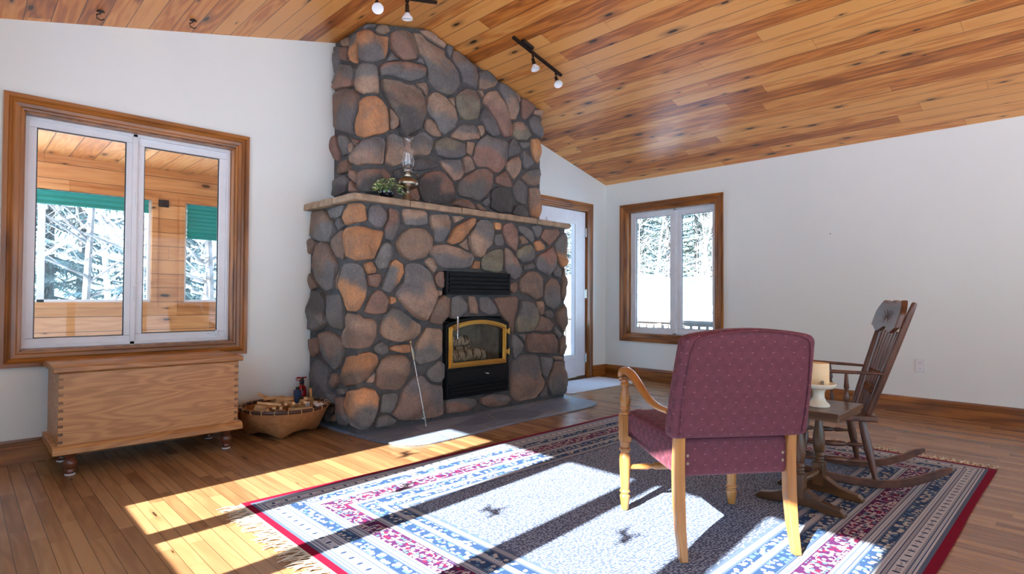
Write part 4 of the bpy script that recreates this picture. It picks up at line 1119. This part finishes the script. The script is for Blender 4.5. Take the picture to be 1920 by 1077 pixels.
for s in (-1, 1):
    mb = MB()
    for k in range(300):
        y = -RY + 2*RY*(k+rnd.random())/300; L = rnd.uniform(.07, .12); dx = rnd.uniform(-.5, .5); pts = []
        for q in range(5):
            t = q/4; pts.append((s*(RX-.004 + L*t), y + .02*dx*t + .008*sin(t*5+k), .0055 + .002*sin(t*7+k)*(t > 0)))
        mb.tube(pts, [.0028, .0032, .0024, .0030, .0018], 4, .5)
    mb.box(-RX-.006 if s < 0 else RX-.002, -RX+.002 if s < 0 else RX+.006, -RY, RY, .001, .0075)
    mb.obj('fringe', M['fringe'], rg, smooth=True, kind='stuff')
mt_ = MB(); rnd = random.Random(3); mt_.rbox(4.56, 5.80, 3.80, 4.39, .001, .011, .004, 20, fn=lambda p: (p[0] + noise.noise(p*20)*.008, p[1] + noise.noise(p*17)*.008, p[2] + .0015*noise.noise(p*60)*(p[2] > .006)))
dm = tag(mt_.obj('door_mat', M['mat'], smooth=True, ang=60), 'white cotton mat on the floor in front of the glazed door', 'mat')
mb = MB()
for k in range(60):
    y = 3.81 + .57*k/59
    for x, s in ((4.56, -1), (5.80, 1)): mb.tube([(x-s*.004, y, .005), (x+s*.012, y+R(-.004,.004), .004), (x+s*.022, y+R(-.006,.006), .003)], [.002,.0022,.0012], 4)
mb.obj('fringe', M['mat'], dm, kind='stuff')

# ---- blanket chest below the window
cx = thing_w('blanket_chest', 'long wooden blanket chest on turned bun feet below the left window', 'chest', (.87, 4.19, 0))
MB().box(.407, 1.34, 3.952, 4.43, .165, .570).obj('body', M['chest'], cx, bev=.003)
MB().prism([(3.938,.572),(3.932,.580),(3.932,.602),(3.940,.607),(4.432,.607),(4.432,.572)], .383, 1.364, 'X').obj('lid', M['chest'], cx, bev=.003, fixn=True)
MB().prism([(3.926,.128),(3.926,.155),(3.934,.162),(3.940,.172),(3.952,.176),(4.44,.176),(4.44,.128)], .384, 1.364, 'X').obj('base_moulding', M['chest'], cx, bev=.002, fixn=True)
for x0, x1 in ((.4065, .43), (1.317, 1.3405)):
    for k in range(9):
        z = .185 + k*.043; MB().box(x0, x1, 3.9512, 3.9535, z, z+.016).obj('dovetail', M['dove'], cx, smooth=False)
for x in (.47, 1.285):
    for y in (4.0, 4.36):
        f = MB().lathe([(.006,.018),(.010,.024),(.022,.026),(.032,.022),(.046,.030),(.062,.034),(.078,.032),(.088,.022),(.094,.020),(.100,.026),(.112,.032),(.128,.034)], (x, y, 0), 20).obj('foot', M['footwood'], cx, ang=50)
        MB().lathe([(.0,.024),(.005,.026),(.007,.022)], (x, y, 0), 20).obj('felt_glide', M['white'], f)

# ---- basket of kindling
bc = Vector((1.725, 4.125, 0))
bs = thing('cane_basket', 'woven cane basket with dark rim full of kindling beside the chest', 'basket', bc)
q0 = atan2(3.964-4.199, 1.625-1.731)   # direction of the near bottom corner
mb = MB(); ns, nh = 64, 12; vs = []; fs = []
def bask(a, t, inner):
    c = Vector((.006*(1-t), .07*(1-t), 0)); side = .345
    ca, sa = cos(a-q0-pi/4), sin(a-q0-pi/4); rs = (side/2)/max(abs(ca), abs(sa)); rs *= .985
    rc = .300; k = t**.62; r = rs*(1-k) + rc*k - (.010 if inner else 0); 
    w_ = abs(cos(2*(a-q0-pi/4))); z = .205*t + .030*(1-t)**2*w_ + (.012 if inner else 0)*(1-t)
    return (c.x + r*cos(a), c.y + r*sin(a), z)
for inner in (False, True):
    for i in range(nh+1):
        for k in range(ns): vs.append(bask(2*pi*k/ns, i/nh, inner))
N_ = ns*(nh+1)
for i in range(nh):
    for k in range(ns):
        k2 = (k+1) % ns; fs.append((i*ns+k, i*ns+k2, (i+1)*ns+k2, (i+1)*ns+k)); fs.append((N_+i*ns+k, N_+(i+1)*ns+k, N_+(i+1)*ns+k2, N_+i*ns+k2))
fs += [(nh*ns+k, nh*ns+(k+1) % ns, N_+nh*ns+(k+1) % ns, N_+nh*ns+k) for k in range(ns)]
fs += [tuple(range(ns-1, -1, -1)), tuple(N_+k for k in range(ns))]
mb.add(vs, fs).obj('woven_body', M['basket'], bs, ang=70)
MB().tube([(.296*cos(2*pi*k/48), .296*sin(2*pi*k/48), .207) for k in range(49)], .0125, 10).obj('rim', M['rim'], bs)
for k in range(22):
    a = 2*pi*k/22+.1; MB().tube([(.296*cos(a)+.0142*cos(a)*cos(w), .296*sin(a)+.0142*sin(a)*cos(w), .207+.0142*sin(w)) for w in [j*pi/6 for j in range(13)]], .003, 5).obj('rim_binding', M['kindling'], bs)
rnd = random.Random(15)
def stick(p0, p1, w, h, lab):
    p0, p1 = Vector(p0), Vector(p1); c = (p0+p1)/2; d = (p1-p0); L = d.length
    Q = d.to_track_quat('X', 'Z').to_matrix().to_4x4()
    mb = MB(); vs = []; n = 5
    for i in range(n+1):
        x = -L/2 + L*i/n; j = [rnd.uniform(-.12, .12)*w for _ in range(8)]
        vs += [(x, -w/2+j[0], -h/2+j[1]), (x, w/2+j[2], -h/2+j[3]), (x, w/2*.8+j[4], h/2+j[5]), (x, -w/2*.7+j[6], h/2+j[7])]
    fs = [(3,2,1,0), tuple(range(4*n, 4*n+4))]
    for i in range(n):
        for k in range(4): fs.append((i*4+k, i*4+(k+1) % 4, i*4+4+(k+1) % 4, i*4+4+k))
    mb.add(vs, fs).xf(Q); o = mb.obj('kindling_stick', M['kindling'], smooth=False, fixn=True); o.location = c
    return tag(o, lab, 'kindling', 'kindling sticks in the basket')
B_ = lambda x, y, z: (bc.x+x, bc.y+y, z)
stick(B_(-.13,.17,.285), B_(.09,.02,.155), .022, .018, 'long brown kindling stick poking up over the back rim of the basket')
stick(B_(-.20,.02,.215), B_(-.10,-.14,.15), .036, .03, 'thick round-edged stick of kindling at the left of the basket')
stick(B_(.015,-.11,.235), B_(.03,.02,.12), .028, .02, 'flat kindling stick standing nearly upright at the middle of the basket')
stick(B_(.045,-.14,.235), B_(.06,.0,.12), .014, .012, 'thin pale kindling stick upright beside the flat middle one')
stick(B_(.02,.05,.22), B_(.16,-.13,.165), .036, .02, 'broad split stick slanting down to the right in the basket')
rest = [(-.21,-.13,-.12,-.02),(-.16,.10,-.02,-.06),(.0,.12,.12,.02),(-.02,-.10,.14,-.14),(-.20,.03,-.04,.0),(-.17,-.12,-.10,.06),(-.14,-.15,-.05,.02),(-.10,-.17,-.03,.0),(-.06,-.16,.0,.04),(-.02,-.19,.03,-.03),(.07,-.18,.12,.0),(.10,-.12,.19,-.02),(-.22,-.06,-.08,-.12),(-.05,.02,.08,.07),(-.12,.08,.04,.12)]
for i, (a, b, c_, d_) in enumerate(rest):
    z = .176 + .005*i
    stick(B_(a,b,z+rnd.uniform(.0,.03)), B_(c_,d_,z), rnd.uniform(.018,.028), rnd.uniform(.014,.02), 'one of the short split sticks heaped low in the middle of the basket')
ml = thing_w('mallet', 'wooden hatchet handle standing up at the right of the kindling basket', 'tool', (bc.x+.19, bc.y-.02, .15))
MB().turned(B_(.175,-.03,.315), B_(.187,-.035,.175), [(0,.010),(.1,.011),(.5,.0095),(1,.014)], 14).obj('handle', M['honeyZ'], ml)
MB().rbox(bc.x+.145, bc.x+.225, bc.y-.07, bc.y-.012, .145, .178, .008, 6).obj('head', M['iron'], ml)
for k, (x, y, z) in enumerate(((.225,.01,.185),(.245,-.04,.178),(.205,.05,.18))):
    mb = MB().rbox(-.028, .028, -.022, .022, -.018, .02, .015, 8, fn=lambda p: Vector(p)*(1+.22*noise.noise(p*60+Vector((k*7,0,0)))))
    o = mb.obj('paper_wad', M['paper'], smooth=False); o.location = B_(x, y, z)
    tag(o, ['crumpled white paper nearest the tool handle in the basket', 'crumpled white paper at the front right edge of the basket', 'crumpled white paper farthest back in the basket'][k], 'paper', 'crumpled paper in the basket')
# ---- behind the basket: small extinguisher and blue tin
ex = thing_w('fire_extinguisher', 'small dark red fire extinguisher on the floor behind the basket', 'fire extinguisher', (1.965, 4.385, 0))
MB().lathe([(0,.030),(.004,.034),(.26,.034),(.285,.028),(.30,.014),(.31,.013)], (1.965,4.385,0), 20).obj('cylinder', M['red'], ex, ang=50)
MB().lathe([(.305,.016),(.335,.018),(.345,.012)], (1.965,4.385,0), 14).tube([(1.965,4.385,.34),(1.965,4.37,.355),(1.95,4.34,.33),(1.948,4.33,.26)], .008, 8).obj('valve', M['blackplastic'], ex)
MB().box(1.925, 2.0, 4.378, 4.392, .352, .362).tube([(1.93+.018*cos(a*.42), 4.372, .352+.014*sin(a*.42)) for a in range(16)], .003, 6).obj('handle', M['red'], ex, bev=.002)
tn = thing_w('lamp_oil_tin', 'slim blue can standing between the basket and the fire extinguisher', 'can', (1.915, 4.36, 0))
MB().rbox(1.895, 1.940, 4.335, 4.385, 0.0005, .27, .007, 5).obj('body', M['blue'], tn, ang=50)
MB().lathe([(.270,.012),(.288,.012),(.292,.009)], (1.918,4.36,0), 14).obj('cap', M['blackplastic'], tn)

# ---- poker leaning on the stones
pk = thing_w('fireplace_poker', 'steel poker with a turned handle leaning on the stonework left of the stove', 'poker', (2.56, 3.54, .014))
p0, p1 = Vector((2.462, 3.628, .672)), Vector((2.563, 3.55, .022))
q = p0 + (p1-p0)*.24
MB().turned(p0, q, [(0,.004),(.03,.011),(.10,.013),(.16,.008),(.2,.012),(.24,.007),(.5,.0115),(.75,.013),(.88,.008),(.92,.012),(.97,.010),(1,.006)], 14).obj('handle', M['oldbrass'], pk, ang=50)
MB().tube([q, p0+(p1-p0)*.8], .0045, 8).obj('shaft', M['chrome'], pk)
a = p0+(p1-p0)*.8; tw = [a + (p1-a)*(i/30) + Vector((.004*cos(i*1.3), 0, .004*sin(i*1.3))) for i in range(30)]
MB().tube(tw, .0045, 6).tube([tw[14], tw[14]+Vector((-.02,-.01,-.012)), tw[14]+Vector((-.035,-.012,.004))], [.0045,.004,.002], 6).tube([p1+Vector((.0,.0,.004)), p1+Vector((-.016,-.006,-.003))], .004, 6).obj('twisted_tip', M['chrome'], pk)

# ---- on the mantel: oil lamp and ivy
lc = (2.494, 3.725)
ol = thing_w('oil_lamp', 'antique brass oil lamp with tall clear glass chimney on the mantel', 'oil lamp', (lc[0], lc[1], 1.745))
S_ = lambda L: [(1.7465 + (z-1.7465)*1.035, r*1.2) for z, r in L]
MB().lathe(S_([(1.7465,.036),(1.752,.038),(1.760,.034),(1.772,.026),(1.790,.018),(1.806,.013),(1.815,.017),(1.825,.012),(1.836,.014)]), (lc[0],lc[1],0), 28).obj('base', M['oldbrass'], ol, ang=50)
MB().lathe(S_([(1.826,.013),(1.830,.030),(1.842,.052),(1.858,.065),(1.874,.070),(1.890,.067),(1.904,.056),(1.914,.040),(1.922,.026),(1.926,.022)]), (lc[0],lc[1],0), 32).obj('oil_font', M['oldbrass'], ol, ang=60)
bu = MB().lathe(S_([(1.924,.022),(1.938,.024),(1.942,.018),(1.954,.018),(1.958,.030),(1.964,.032),(1.968,.020),(1.980,.018)]), (lc[0],lc[1],0), 24).obj('burner', M['oldbrass'], ol, ang=50)
MB().tube([(lc[0]+.02,lc[1],1.956),(lc[0]+.076,lc[1]-.004,1.954)], .0035, 6).lathe([(-.004,.013),(.004,.013)], seg=14, M=Matrix.Translation((lc[0]+.08, lc[1]-.004, 1.954)) @ Matrix.Rotation(pi/2, 4, 'Y')).obj('wick_knob', M['oldbrass'], bu)
MB().lathe(S_([(1.966,.024),(1.980,.025),(1.995,.036),(2.020,.043),(2.050,.042),(2.085,.032),(2.130,.026),(2.180,.025),(2.205,.027),(2.215,.032),(2.220,.035)]), (lc[0],lc[1],0), 32, cap=False).obj('glass_chimney', M['lampglass'], ol, ang=80)
pt = thing_w('potted_ivy', 'small variegated ivy in a dark glass pot on the mantel beside the lamp', 'plant', (2.300, 3.715, 1.745))
MB().lathe([(1.7465,.038),(1.752,.046),(1.775,.055),(1.792,.056),(1.793,.050),(1.780,.048),(1.778,0)], (2.300,3.715,0), 24).obj('pot', M['darkglass'], pt, ang=50)
rnd = random.Random(9); sm = MB(); lf = MB()
for k in range(46):
    a = rnd.uniform(0, 2*pi); rr = rnd.uniform(.02, .115); z1 = 1.79 + rnd.uniform(-.01, .095)*(1.1-rr*4) + .02
    if rr > .09: z1 -= .02
    p = Vector((2.300+rr*cos(a)*1.05, 3.715+rr*sin(a)*.72, z1))
    sm.tube([(2.300+.012*cos(a), 3.715+.012*sin(a), 1.778), (2.300+rr*.5*cos(a), 3.715+rr*.5*sin(a), (z1+1.80)/2+.025), p], .0013, 5)
    L = rnd.uniform(.038, .058); nrm = Vector((cos(a)*.6, sin(a)*.6-.5, .7)).normalized(); ax = Vector((cos(a+rnd.uniform(-.8,.8)), sin(a+rnd.uniform(-.8,.8)), rnd.uniform(-.7,.2))).normalized(); bx = nrm.cross(ax).normalized(); nrm = ax.cross(bx)
    out = [(0,0),(.15,.32),(.42,.5),(.5,.3),(.75,.3),(1,0),(.75,-.3),(.5,-.3),(.42,-.5),(.15,-.32)]
    vs = [p + ax*(L*u) + bx*(L*v) + nrm*(L*(-.25*abs(v) - .2*u*u)) for u, v in out]; cpt = p + ax*(L*.42)
    lf.add(vs + [cpt] + [v - nrm*.0006 for v in vs] + [cpt - nrm*.0006], [(i, (i+1) % 10, 10) for i in range(10)] + [((i+1) % 10 + 11, i + 11, 21) for i in range(10)])
sm.obj('stems', M['leaf'], pt); lf.obj('leaves', M['leaf'], pt, smooth=False)

# ---- track lights under the sloping ceiling
def track(x0, x1, y, heads, label, canopy):
    ux = Vector((x1-x0, 0, ceil_z(x1)-ceil_z(x0))).normalized(); nz = Vector((-ux.z, 0, ux.x)); nz = -nz if nz.z > 0 else nz  # pointing down
    tr = thing_w('track_light', label, 'track light', ((x0+x1)/2, y, ceil_z((x0+x1)/2)-.004), 'black track lights on the ceiling')
    Mx = Matrix((tuple(ux)+(0,), (0,1,0,0), tuple(-nz)+(0,), (0,0,0,1))).transposed(); 
    def at(x): return Vector((x, y, ceil_z(x)))
    L = (at(x1)-at(x0)).length
    Mx.translation = at(x0)
    MB().box(0, L, -.012, .012, -.046, -.026).box(.0, L, -.005, .005, -.048, -.0455).xf(Mx).obj('track', M['bronze'], tr, bev=.002)
    t = (canopy-x0)/(x1-x0)*L
    MB().box(t-.065, t+.065, -.03, .03, -.026, -.0005).xf(Mx).obj('canopy', M['bronze'], tr, bev=.006)
    for hx, (vx, vy, vz) in heads:
        b = at(hx) + nz*.048; v = Vector((vx,vy,vz)).normalized(); j = b + Vector((0,0,-.05))
        hd = MB().turned(b, b+Vector((0,0,-.018)), [(0,.014),(.9,.014),(1,.006)], 12).tube([b, j], .0045, 8).turned(j-v*.022, j+v*.040, [(0,.009),(.06,.013),(.6,.015),(1,.017)], 14).obj('lamp_holder', M['bronze'], tr, ang=50)
        Q = v.to_track_quat('Z', 'Y').to_matrix().to_4x4(); Q.translation = j + v*.036
        MB().lathe([(0,.014),(.012,.020),(.030,.034),(.044,.039),(.047,.038),(.043,.033),(.036,.012),(.036,0)], seg=24, M=Q).obj('bulb', M['frosted'], hd, ang=50)
track(3.245, 3.85, 3.325, [(3.49, (.1,-.25,-1)), (3.785, (-.25,-.6,-1))], 'black two-lamp track light on the right slope beside the chimney', 3.40)
track(1.88, 2.48, 3.365, [(1.985, (-.35,-.75,-1)), (2.225, (.1,.1,-1))], 'two-lamp track light on the left slope, cut by the top of the photo', 2.36)
for (x, y), lab in zip(((.60, 4.21), (1.11, 4.225)), ('dark metal plant hook in the ceiling, the one nearer the left edge', 'dark metal plant hook in the ceiling, the one nearer the chimney')):
    z = ceil_z(x)
    MB_ = MB().lathe([(-.008,.016),(-.002,.018)], (x, y, z), 12).tube([(x, y, z-.004), (x, y, z-.02), (x-.02, y-.004, z-.034), (x-.018, y-.006, z-.055), (x+.004, y-.006, z-.062), (x+.018, y-.004, z-.05)], .0038, 8).tube([(x-.02,y,z-.012),(x+.02,y-.012,z-.012)], .0035, 6)
    tag(MB_.obj('ceiling_hook', M['bronze']), lab, 'hook', 'plant hooks in the ceiling')
# ================================================================== BEYOND THE WINDOWS
# three-season porch behind the gable wall
SY = 7.3
def wall_p(name, *a, **k): return wall_with_holes(name, *a, **k)
PW = [(-.35, 1.54, .925, 2.06), (1.865, 2.62, .925, 2.06)]
wall_p('wall_porch_back', -.9, 3.4, -.3, 2.46, PW, SY, SY+.14, 'Y', mat=M['cedar'])
MB().box(-.9, 3.4, YA+.17, SY, -.14, -.05).obj('floor_porch', M['deck'], smooth=False, kind='structure')
MB().box(-1.1, 3.5, YA+.17, SY+.4, 2.41, 2.47).obj('ceiling_porch', M['porch_ceiling'], smooth=False, kind='structure')
wall_with_holes('wall_porch_left', YA+.17, SY, -.3, 2.42, [(4.95, 6.95, .35, 2.2)], -.9, -.76, 'X', M['cedar'])
wall_with_holes('wall_porch_right', YA+.17, SY, -.3, 2.42, [(5.2, 6.9, .7, 2.1)], 3.3, 3.42, 'X', M['cedar'])
for nm, (u0, u1, z0, z1), mids in (('window_7', PW[0], [.60]), ('window_8', PW[1], [])):
    w = struct(nm); mb = MB(); frame_box(mb, u0-.055, u1+.055, z0-.055, z1+.055, .056, SY-.018, SY, 'Y'); mb.obj('casing', M['cedar'], w, smooth=False)
    mb = MB(); frame_box(mb, u0, u1, z0, z1, .028, SY+.03, SY+.08, 'Y')
    for m in mids: mb.box(m-.028, m+.028, SY+.03, SY+.08, z0, z1)
    mb.obj('window_frame', M['white'], w, smooth=False)
    MB().add([(u0,SY+.06,z0),(u1,SY+.06,z0),(u1,SY+.06,z1),(u0,SY+.06,z1)], [(0,1,2,3)]).obj('glass_pane', M['glass'], w, smooth=False)
def blind(x0, x1, zb, zt, lab):
    b = thing_w('pleated_blind', lab, 'blind', ((x0+x1)/2, SY+.02, zb), 'teal blinds in the porch')
    n = max(4, int((zt-zb-.03)/.022)); P = []; Q = []
    for k in range(n+1):
        z = zb+.016 + (zt-.02-zb-.016)*k/n; y = SY+.012 + (.009 if k % 2 else 0); P.append((y, z)); Q.append((y+.006, z))
    MB().prism(P + Q[::-1], x0, x1, 'X').obj('pleats', M['blind'], b, smooth=False, fixn=True)
    MB().box(x0, x1, SY+.004, SY+.032, zt-.02, zt).obj('head_rail', M['blind'], b)
    MB().box(x0, x1, SY+.006, SY+.03, zb, zb+.016).obj('bottom_rail', M['blind'], b)
blind(-.32, 1.51, 1.91, 2.05, 'teal pleated blind pulled up short in the wide porch window')
blind(1.895, 2.59, 1.655, 2.05, 'teal pleated blind half down in the narrow porch window')
tag(MB().box(1.60, 1.70, SY-.02, SY-.001, 1.99, 2.07).box(1.56, 1.60, SY-.016, SY-.006, 2.02, 2.035).obj('hinge_plate', M['bronze'], bev=.003), 'small dark metal bracket on the cedar wall between the porch windows', 'bracket')

# ground, snow banks
def ground(name, x0, x1, y0, y1, n, f):
    vs = [(x0+(x1-x0)*i/n, y0+(y1-y0)*j/n, 0) for j in range(n+1) for i in range(n+1)]; vs = [(x, y, f(x, y)) for x, y, _ in vs]
    fs = [(j*(n+1)+i, j*(n+1)+i+1, (j+1)*(n+1)+i+1, (j+1)*(n+1)+i) for j in range(n) for i in range(n)]
    return MB().add(vs, fs).obj(name, M['snow'], smooth=True, ang=180, kind='structure')
def sstep(a, b, x):
    t = max(0, min(1, (x-a)/(b-a))); return t*t*(3-2*t)
def gz(x, y):
    h = -.75 + .12*noise.noise(Vector((x*.15, y*.15, 0)))
    h += 3.1*sstep(10., 30., x)*(.75+.25*sstep(-5, 25, y)) + .5*noise.noise(Vector((x*.09, y*.09, 5)))*sstep(9, 14, x)
    h += .8*sstep(12, 30, y)*(1-sstep(6, 14, x))
    return h
ground('snow_ground', -45, 60, -45, 60, 110, gz)
# deck and its railing outside the right-hand window
MB().box(XB+.17, 9.3, 1.5, 9.5, -.22, -.14).obj('deck_floor', M['snow'], smooth=False, kind='structure')
dk = thing_w('deck_railing', 'weathered wooden deck railing in the snow outside the right window', 'railing', (9.0, 5.2, -.14))
MB().box(8.93, 9.07, 1.5, 9.4, .57, .615).obj('top_rail', M['deck'], dk, bev=.004)
MB().box(8.975, 9.025, 1.5, 9.4, .52, .57).obj('upper_rail', M['deck'], dk)
MB().box(8.975, 9.025, 1.5, 9.4, -.04, .03).obj('lower_rail', M['deck'], dk)
for k in range(5): MB().box(8.955, 9.045, 1.55+k*1.92, 1.64+k*1.92, -.14, .57).obj('post', M['deck'], dk)
for k in range(52):
    y = 1.72 + k*.148; MB().box(8.982, 9.018, y, y+.036, .03, .52).obj('baluster', M['deck'], dk, smooth=False)
dk2 = thing_w('deck_railing', 'weathered wooden deck railing seen through the glazed door', 'railing', (7.4, 9.4, -.14))
MB().box(4.2, 8.9, 9.33, 9.47, .57, .615).obj('top_rail', M['deck'], dk2); MB().box(4.2, 8.9, 9.375, 9.425, .52, .57).obj('upper_rail', M['deck'], dk2); MB().box(4.2, 8.9, 9.375, 9.425, -.04, .03).obj('lower_rail', M['deck'], dk2)
for k in range(31):
    x = 4.3 + k*.148; MB().box(x, x+.036, 9.382, 9.418, .03, .52).obj('baluster', M['deck'], dk2, smooth=False)
MB().box(3.5, XB+.17, YA+.17, 9.5, -.22, -.14).obj('deck_floor', M['snow'], smooth=False, kind='structure')

# trees
def conifer_meshes(seed, H=9., blen=2.0, dens=1.0):
    rnd = random.Random(seed); tk = MB().tube([(0,0,0),(0,0,H*.5),(0,0,H)], [.14,.09,.02], 7); nd = MB(); nb = int(95*dens)
    for k in range(nb):
        t = (k+rnd.random())/nb; z = .5 + (H-.6)*t; a = rnd.uniform(0, 2*pi); L = blen*(1-t)**.8*rnd.uniform(.7, 1.1) + .12
        p0 = Vector((0,0,z)); d = Vector((cos(a), sin(a), -.25)); 
        tk.tube([p0, p0 + d*(L*.6), p0 + d*L + Vector((0,0,.05*L))], [.025, .012, .004], 4)
        m = max(4, int(L*13))
        for q in range(m):
            s = (q+.5)/m; c = p0 + d*(L*s) + Vector((0,0,.05*L*s*s)); w = .20*(1-s*.5)+.05
            for sd in (-1, 1):
                e = Vector((cos(a+sd*1.1), sin(a+sd*1.1), rnd.uniform(-.75, -.1)))*(w*rnd.uniform(.8, 1.5)); f = Vector((cos(a), sin(a), 0))*.035
                nd.add([c-f, c+f, c+e+f*.5, c+e-f*.5], [(0,1,2,3)])
    return tk, nd
def bare_meshes(seed, H=8.):
    rnd = random.Random(seed); mb = MB(); lean = Vector((rnd.uniform(-.06,.06), rnd.uniform(-.06,.06), 1))
    def grow(p, d, L, r, lvl):
        n = 4; pts = [p]; q = p; dd = d.normalized()
        for i in range(n):
            dd = (dd + Vector((rnd.uniform(-.12,.12), rnd.uniform(-.12,.12), rnd.uniform(-.05,.1)))).normalized(); q = q + dd*(L/n); pts.append(q)
        mb.tube(pts, [r*(1-.18*i) for i in range(n+1)], 6 if lvl == 0 else 4)
        if lvl >= 3: return
        for k in range([16, 6, 4][lvl]):
            t = rnd.uniform(.22 if lvl == 0 else .15, .98); i = min(n-1, int(t*n)); b = pts[i] + (pts[i+1]-pts[i])*(t*n-i)
            a = rnd.uniform(0, 2*pi); up = rnd.uniform(.2, 1.)
            grow(b, Vector((cos(a), sin(a), up)), L*rnd.uniform(.22,.38)*(1.25-t*.5), max(.004, r*.35*(1.1-t*.5)), lvl+1)
    grow(Vector((0,0,0)), lean, H, .085, 0)
    return mb
def plant(kind, protos, spots, label_of, group):
    for i, (x, y, s, rz, v) in enumerate(spots):
        parts = protos[v % len(protos)]
        r = thing(kind, label_of(i), 'tree', (x, y, gz(x, y)-.15), rz, group); r.scale = (s, s, s)
        for nm, me in parts:
            c = bpy.data.objects.new(nm, me); COL.objects.link(c); c.parent = r
def mesh_of(mb, name, mat):
    me = bpy.data.meshes.new(name); me.from_pydata([tuple(v) for v in mb.v], [], mb.f); me.materials.append(mat); return me
CON = []; CON2 = []
for sd, H, bl in ((1, 9., 2.0), (2, 10.5, 2.3)):
    tk, nd = conifer_meshes(sd, H, bl); CON.append([('trunk', mesh_of(tk, 'spruce_trunk', M['bark'])), ('needles', mesh_of(nd, 'spruce_needles', M['needles']))])
    CON2.append([('trunk', CON[-1][0][1]), ('needles', mesh_of(nd, 'haze_pale_needles', M['hazeneedles']))])
BAR = []
for sd in (3, 4, 5):
    BAR.append([('trunk', mesh_of(bare_meshes(sd), 'bare_tree_trunk', M['bark2'] if sd != 4 else M['bark']))])
rnd = random.Random(77)
# through the right window / door: hillside of spruces with bare brush in front
S1 = [(27+(k % 2)*5+rnd.uniform(-1,2), 7+k*.95+rnd.uniform(-.3,.3), rnd.uniform(.8,1.2), rnd.uniform(0,6), k) for k in range(24)]
plant('spruce_tree', CON, S1, lambda i: 'one of the snowy-hillside spruces seen through the right-hand window', 'spruces on the hill')
S2 = [(19.5+rnd.uniform(-1.5,4), 9.5+k*.8, rnd.uniform(.42,.7), rnd.uniform(0,6), k) for k in range(18)]
plant('bare_tree', BAR, S2, lambda i: 'one of the leafless trees on the snowy hill outside the right-hand window', 'bare trees on the hill')
# beyond the porch
S3 = [(-3.5+k*.72+rnd.uniform(-.3,.3), 13+rnd.uniform(-1.5,5), rnd.uniform(.7,1.15), rnd.uniform(0,6), k) for k in range(20)]
plant('bare_tree', BAR, S3, lambda i: 'one of the pale leafless trees in the woods beyond the porch', 'bare trees beyond the porch')
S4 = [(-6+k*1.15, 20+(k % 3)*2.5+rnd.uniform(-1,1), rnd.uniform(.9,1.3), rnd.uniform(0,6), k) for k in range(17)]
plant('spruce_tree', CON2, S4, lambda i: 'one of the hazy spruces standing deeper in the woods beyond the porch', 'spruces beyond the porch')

# ================================================================== LIGHT AND CAMERA
rebase()
az = atan2(.08, 1.); el = atan2(.605, sqrt(1+.08**2))
sun = bpy.data.lights.new('sun', 'SUN'); sun.energy = SUN_E; sun.angle = radians(.55); sun.color = (1., .985, .955)
so = bpy.data.objects.new('sun', sun); COL.objects.link(so)
d = Vector((1., .08, -.605)).normalized(); so.rotation_euler = d.to_track_quat('-Z', 'Y').to_euler(); so.location = (-8, 0, 6)
wd = bpy.data.worlds.new('winter_sky'); bpy.context.scene.world = wd; wd.use_nodes = True
t = wd.node_tree; bg = t.nodes['Background']; tc = t.nodes.new('ShaderNodeTexCoord'); sp = t.nodes.new('ShaderNodeSeparateXYZ'); rp = t.nodes.new('ShaderNodeValToRGB')
t.links.new(tc.outputs['Generated'], sp.inputs[0]); t.links.new(sp.outputs[2], rp.inputs[0])
el_ = rp.color_ramp.elements; el_[0].position = .0; el_[0].color = (.51, .80, 1., 1); el_[1].position = .6; el_[1].color = (.31, .61, 1., 1)
t.links.new(rp.outputs[0], bg.inputs[0]); bg.inputs[1].default_value = SKY_E

cam = bpy.data.cameras.new('camera'); co = bpy.data.objects.new('camera', cam); COL.objects.link(co)
cam.sensor_width = 36.; cam.sensor_fit = 'HORIZONTAL'; cam.lens = 1069.258/1920*36.; cam.clip_start = .05; cam.clip_end = 300
yaw, pit, rol = .77256, .01814, .00542
f = Vector((sin(yaw)*cos(pit), cos(yaw)*cos(pit), sin(pit))); r = Vector((cos(yaw), -sin(yaw), 0)); u = r.cross(f)
r2 = r*cos(rol) + u*sin(rol); u2 = -r*sin(rol) + u*cos(rol)
mt4 = Matrix((tuple(r2)+(0,), tuple(u2)+(0,), tuple(-f)+(0,), (0,0,0,1))).transposed(); mt4.translation = (0, 0, 1.)
co.matrix_world = mt4
sc = bpy.context.scene; sc.camera = co
vs_ = sc.view_settings; vs_.view_transform = 'Standard'; vs_.look = 'None'; vs_.exposure = EXPO; vs_.gamma = 1.; vs_.use_curve_mapping = False
sc.cycles.max_bounces = 10; sc.cycles.diffuse_bounces = 6; sc.cycles.glossy_bounces = 4; sc.cycles.transparent_max_bounces = 16; sc.cycles.sample_clamp_indirect = 8.; sc.cycles.caustics_reflective = False
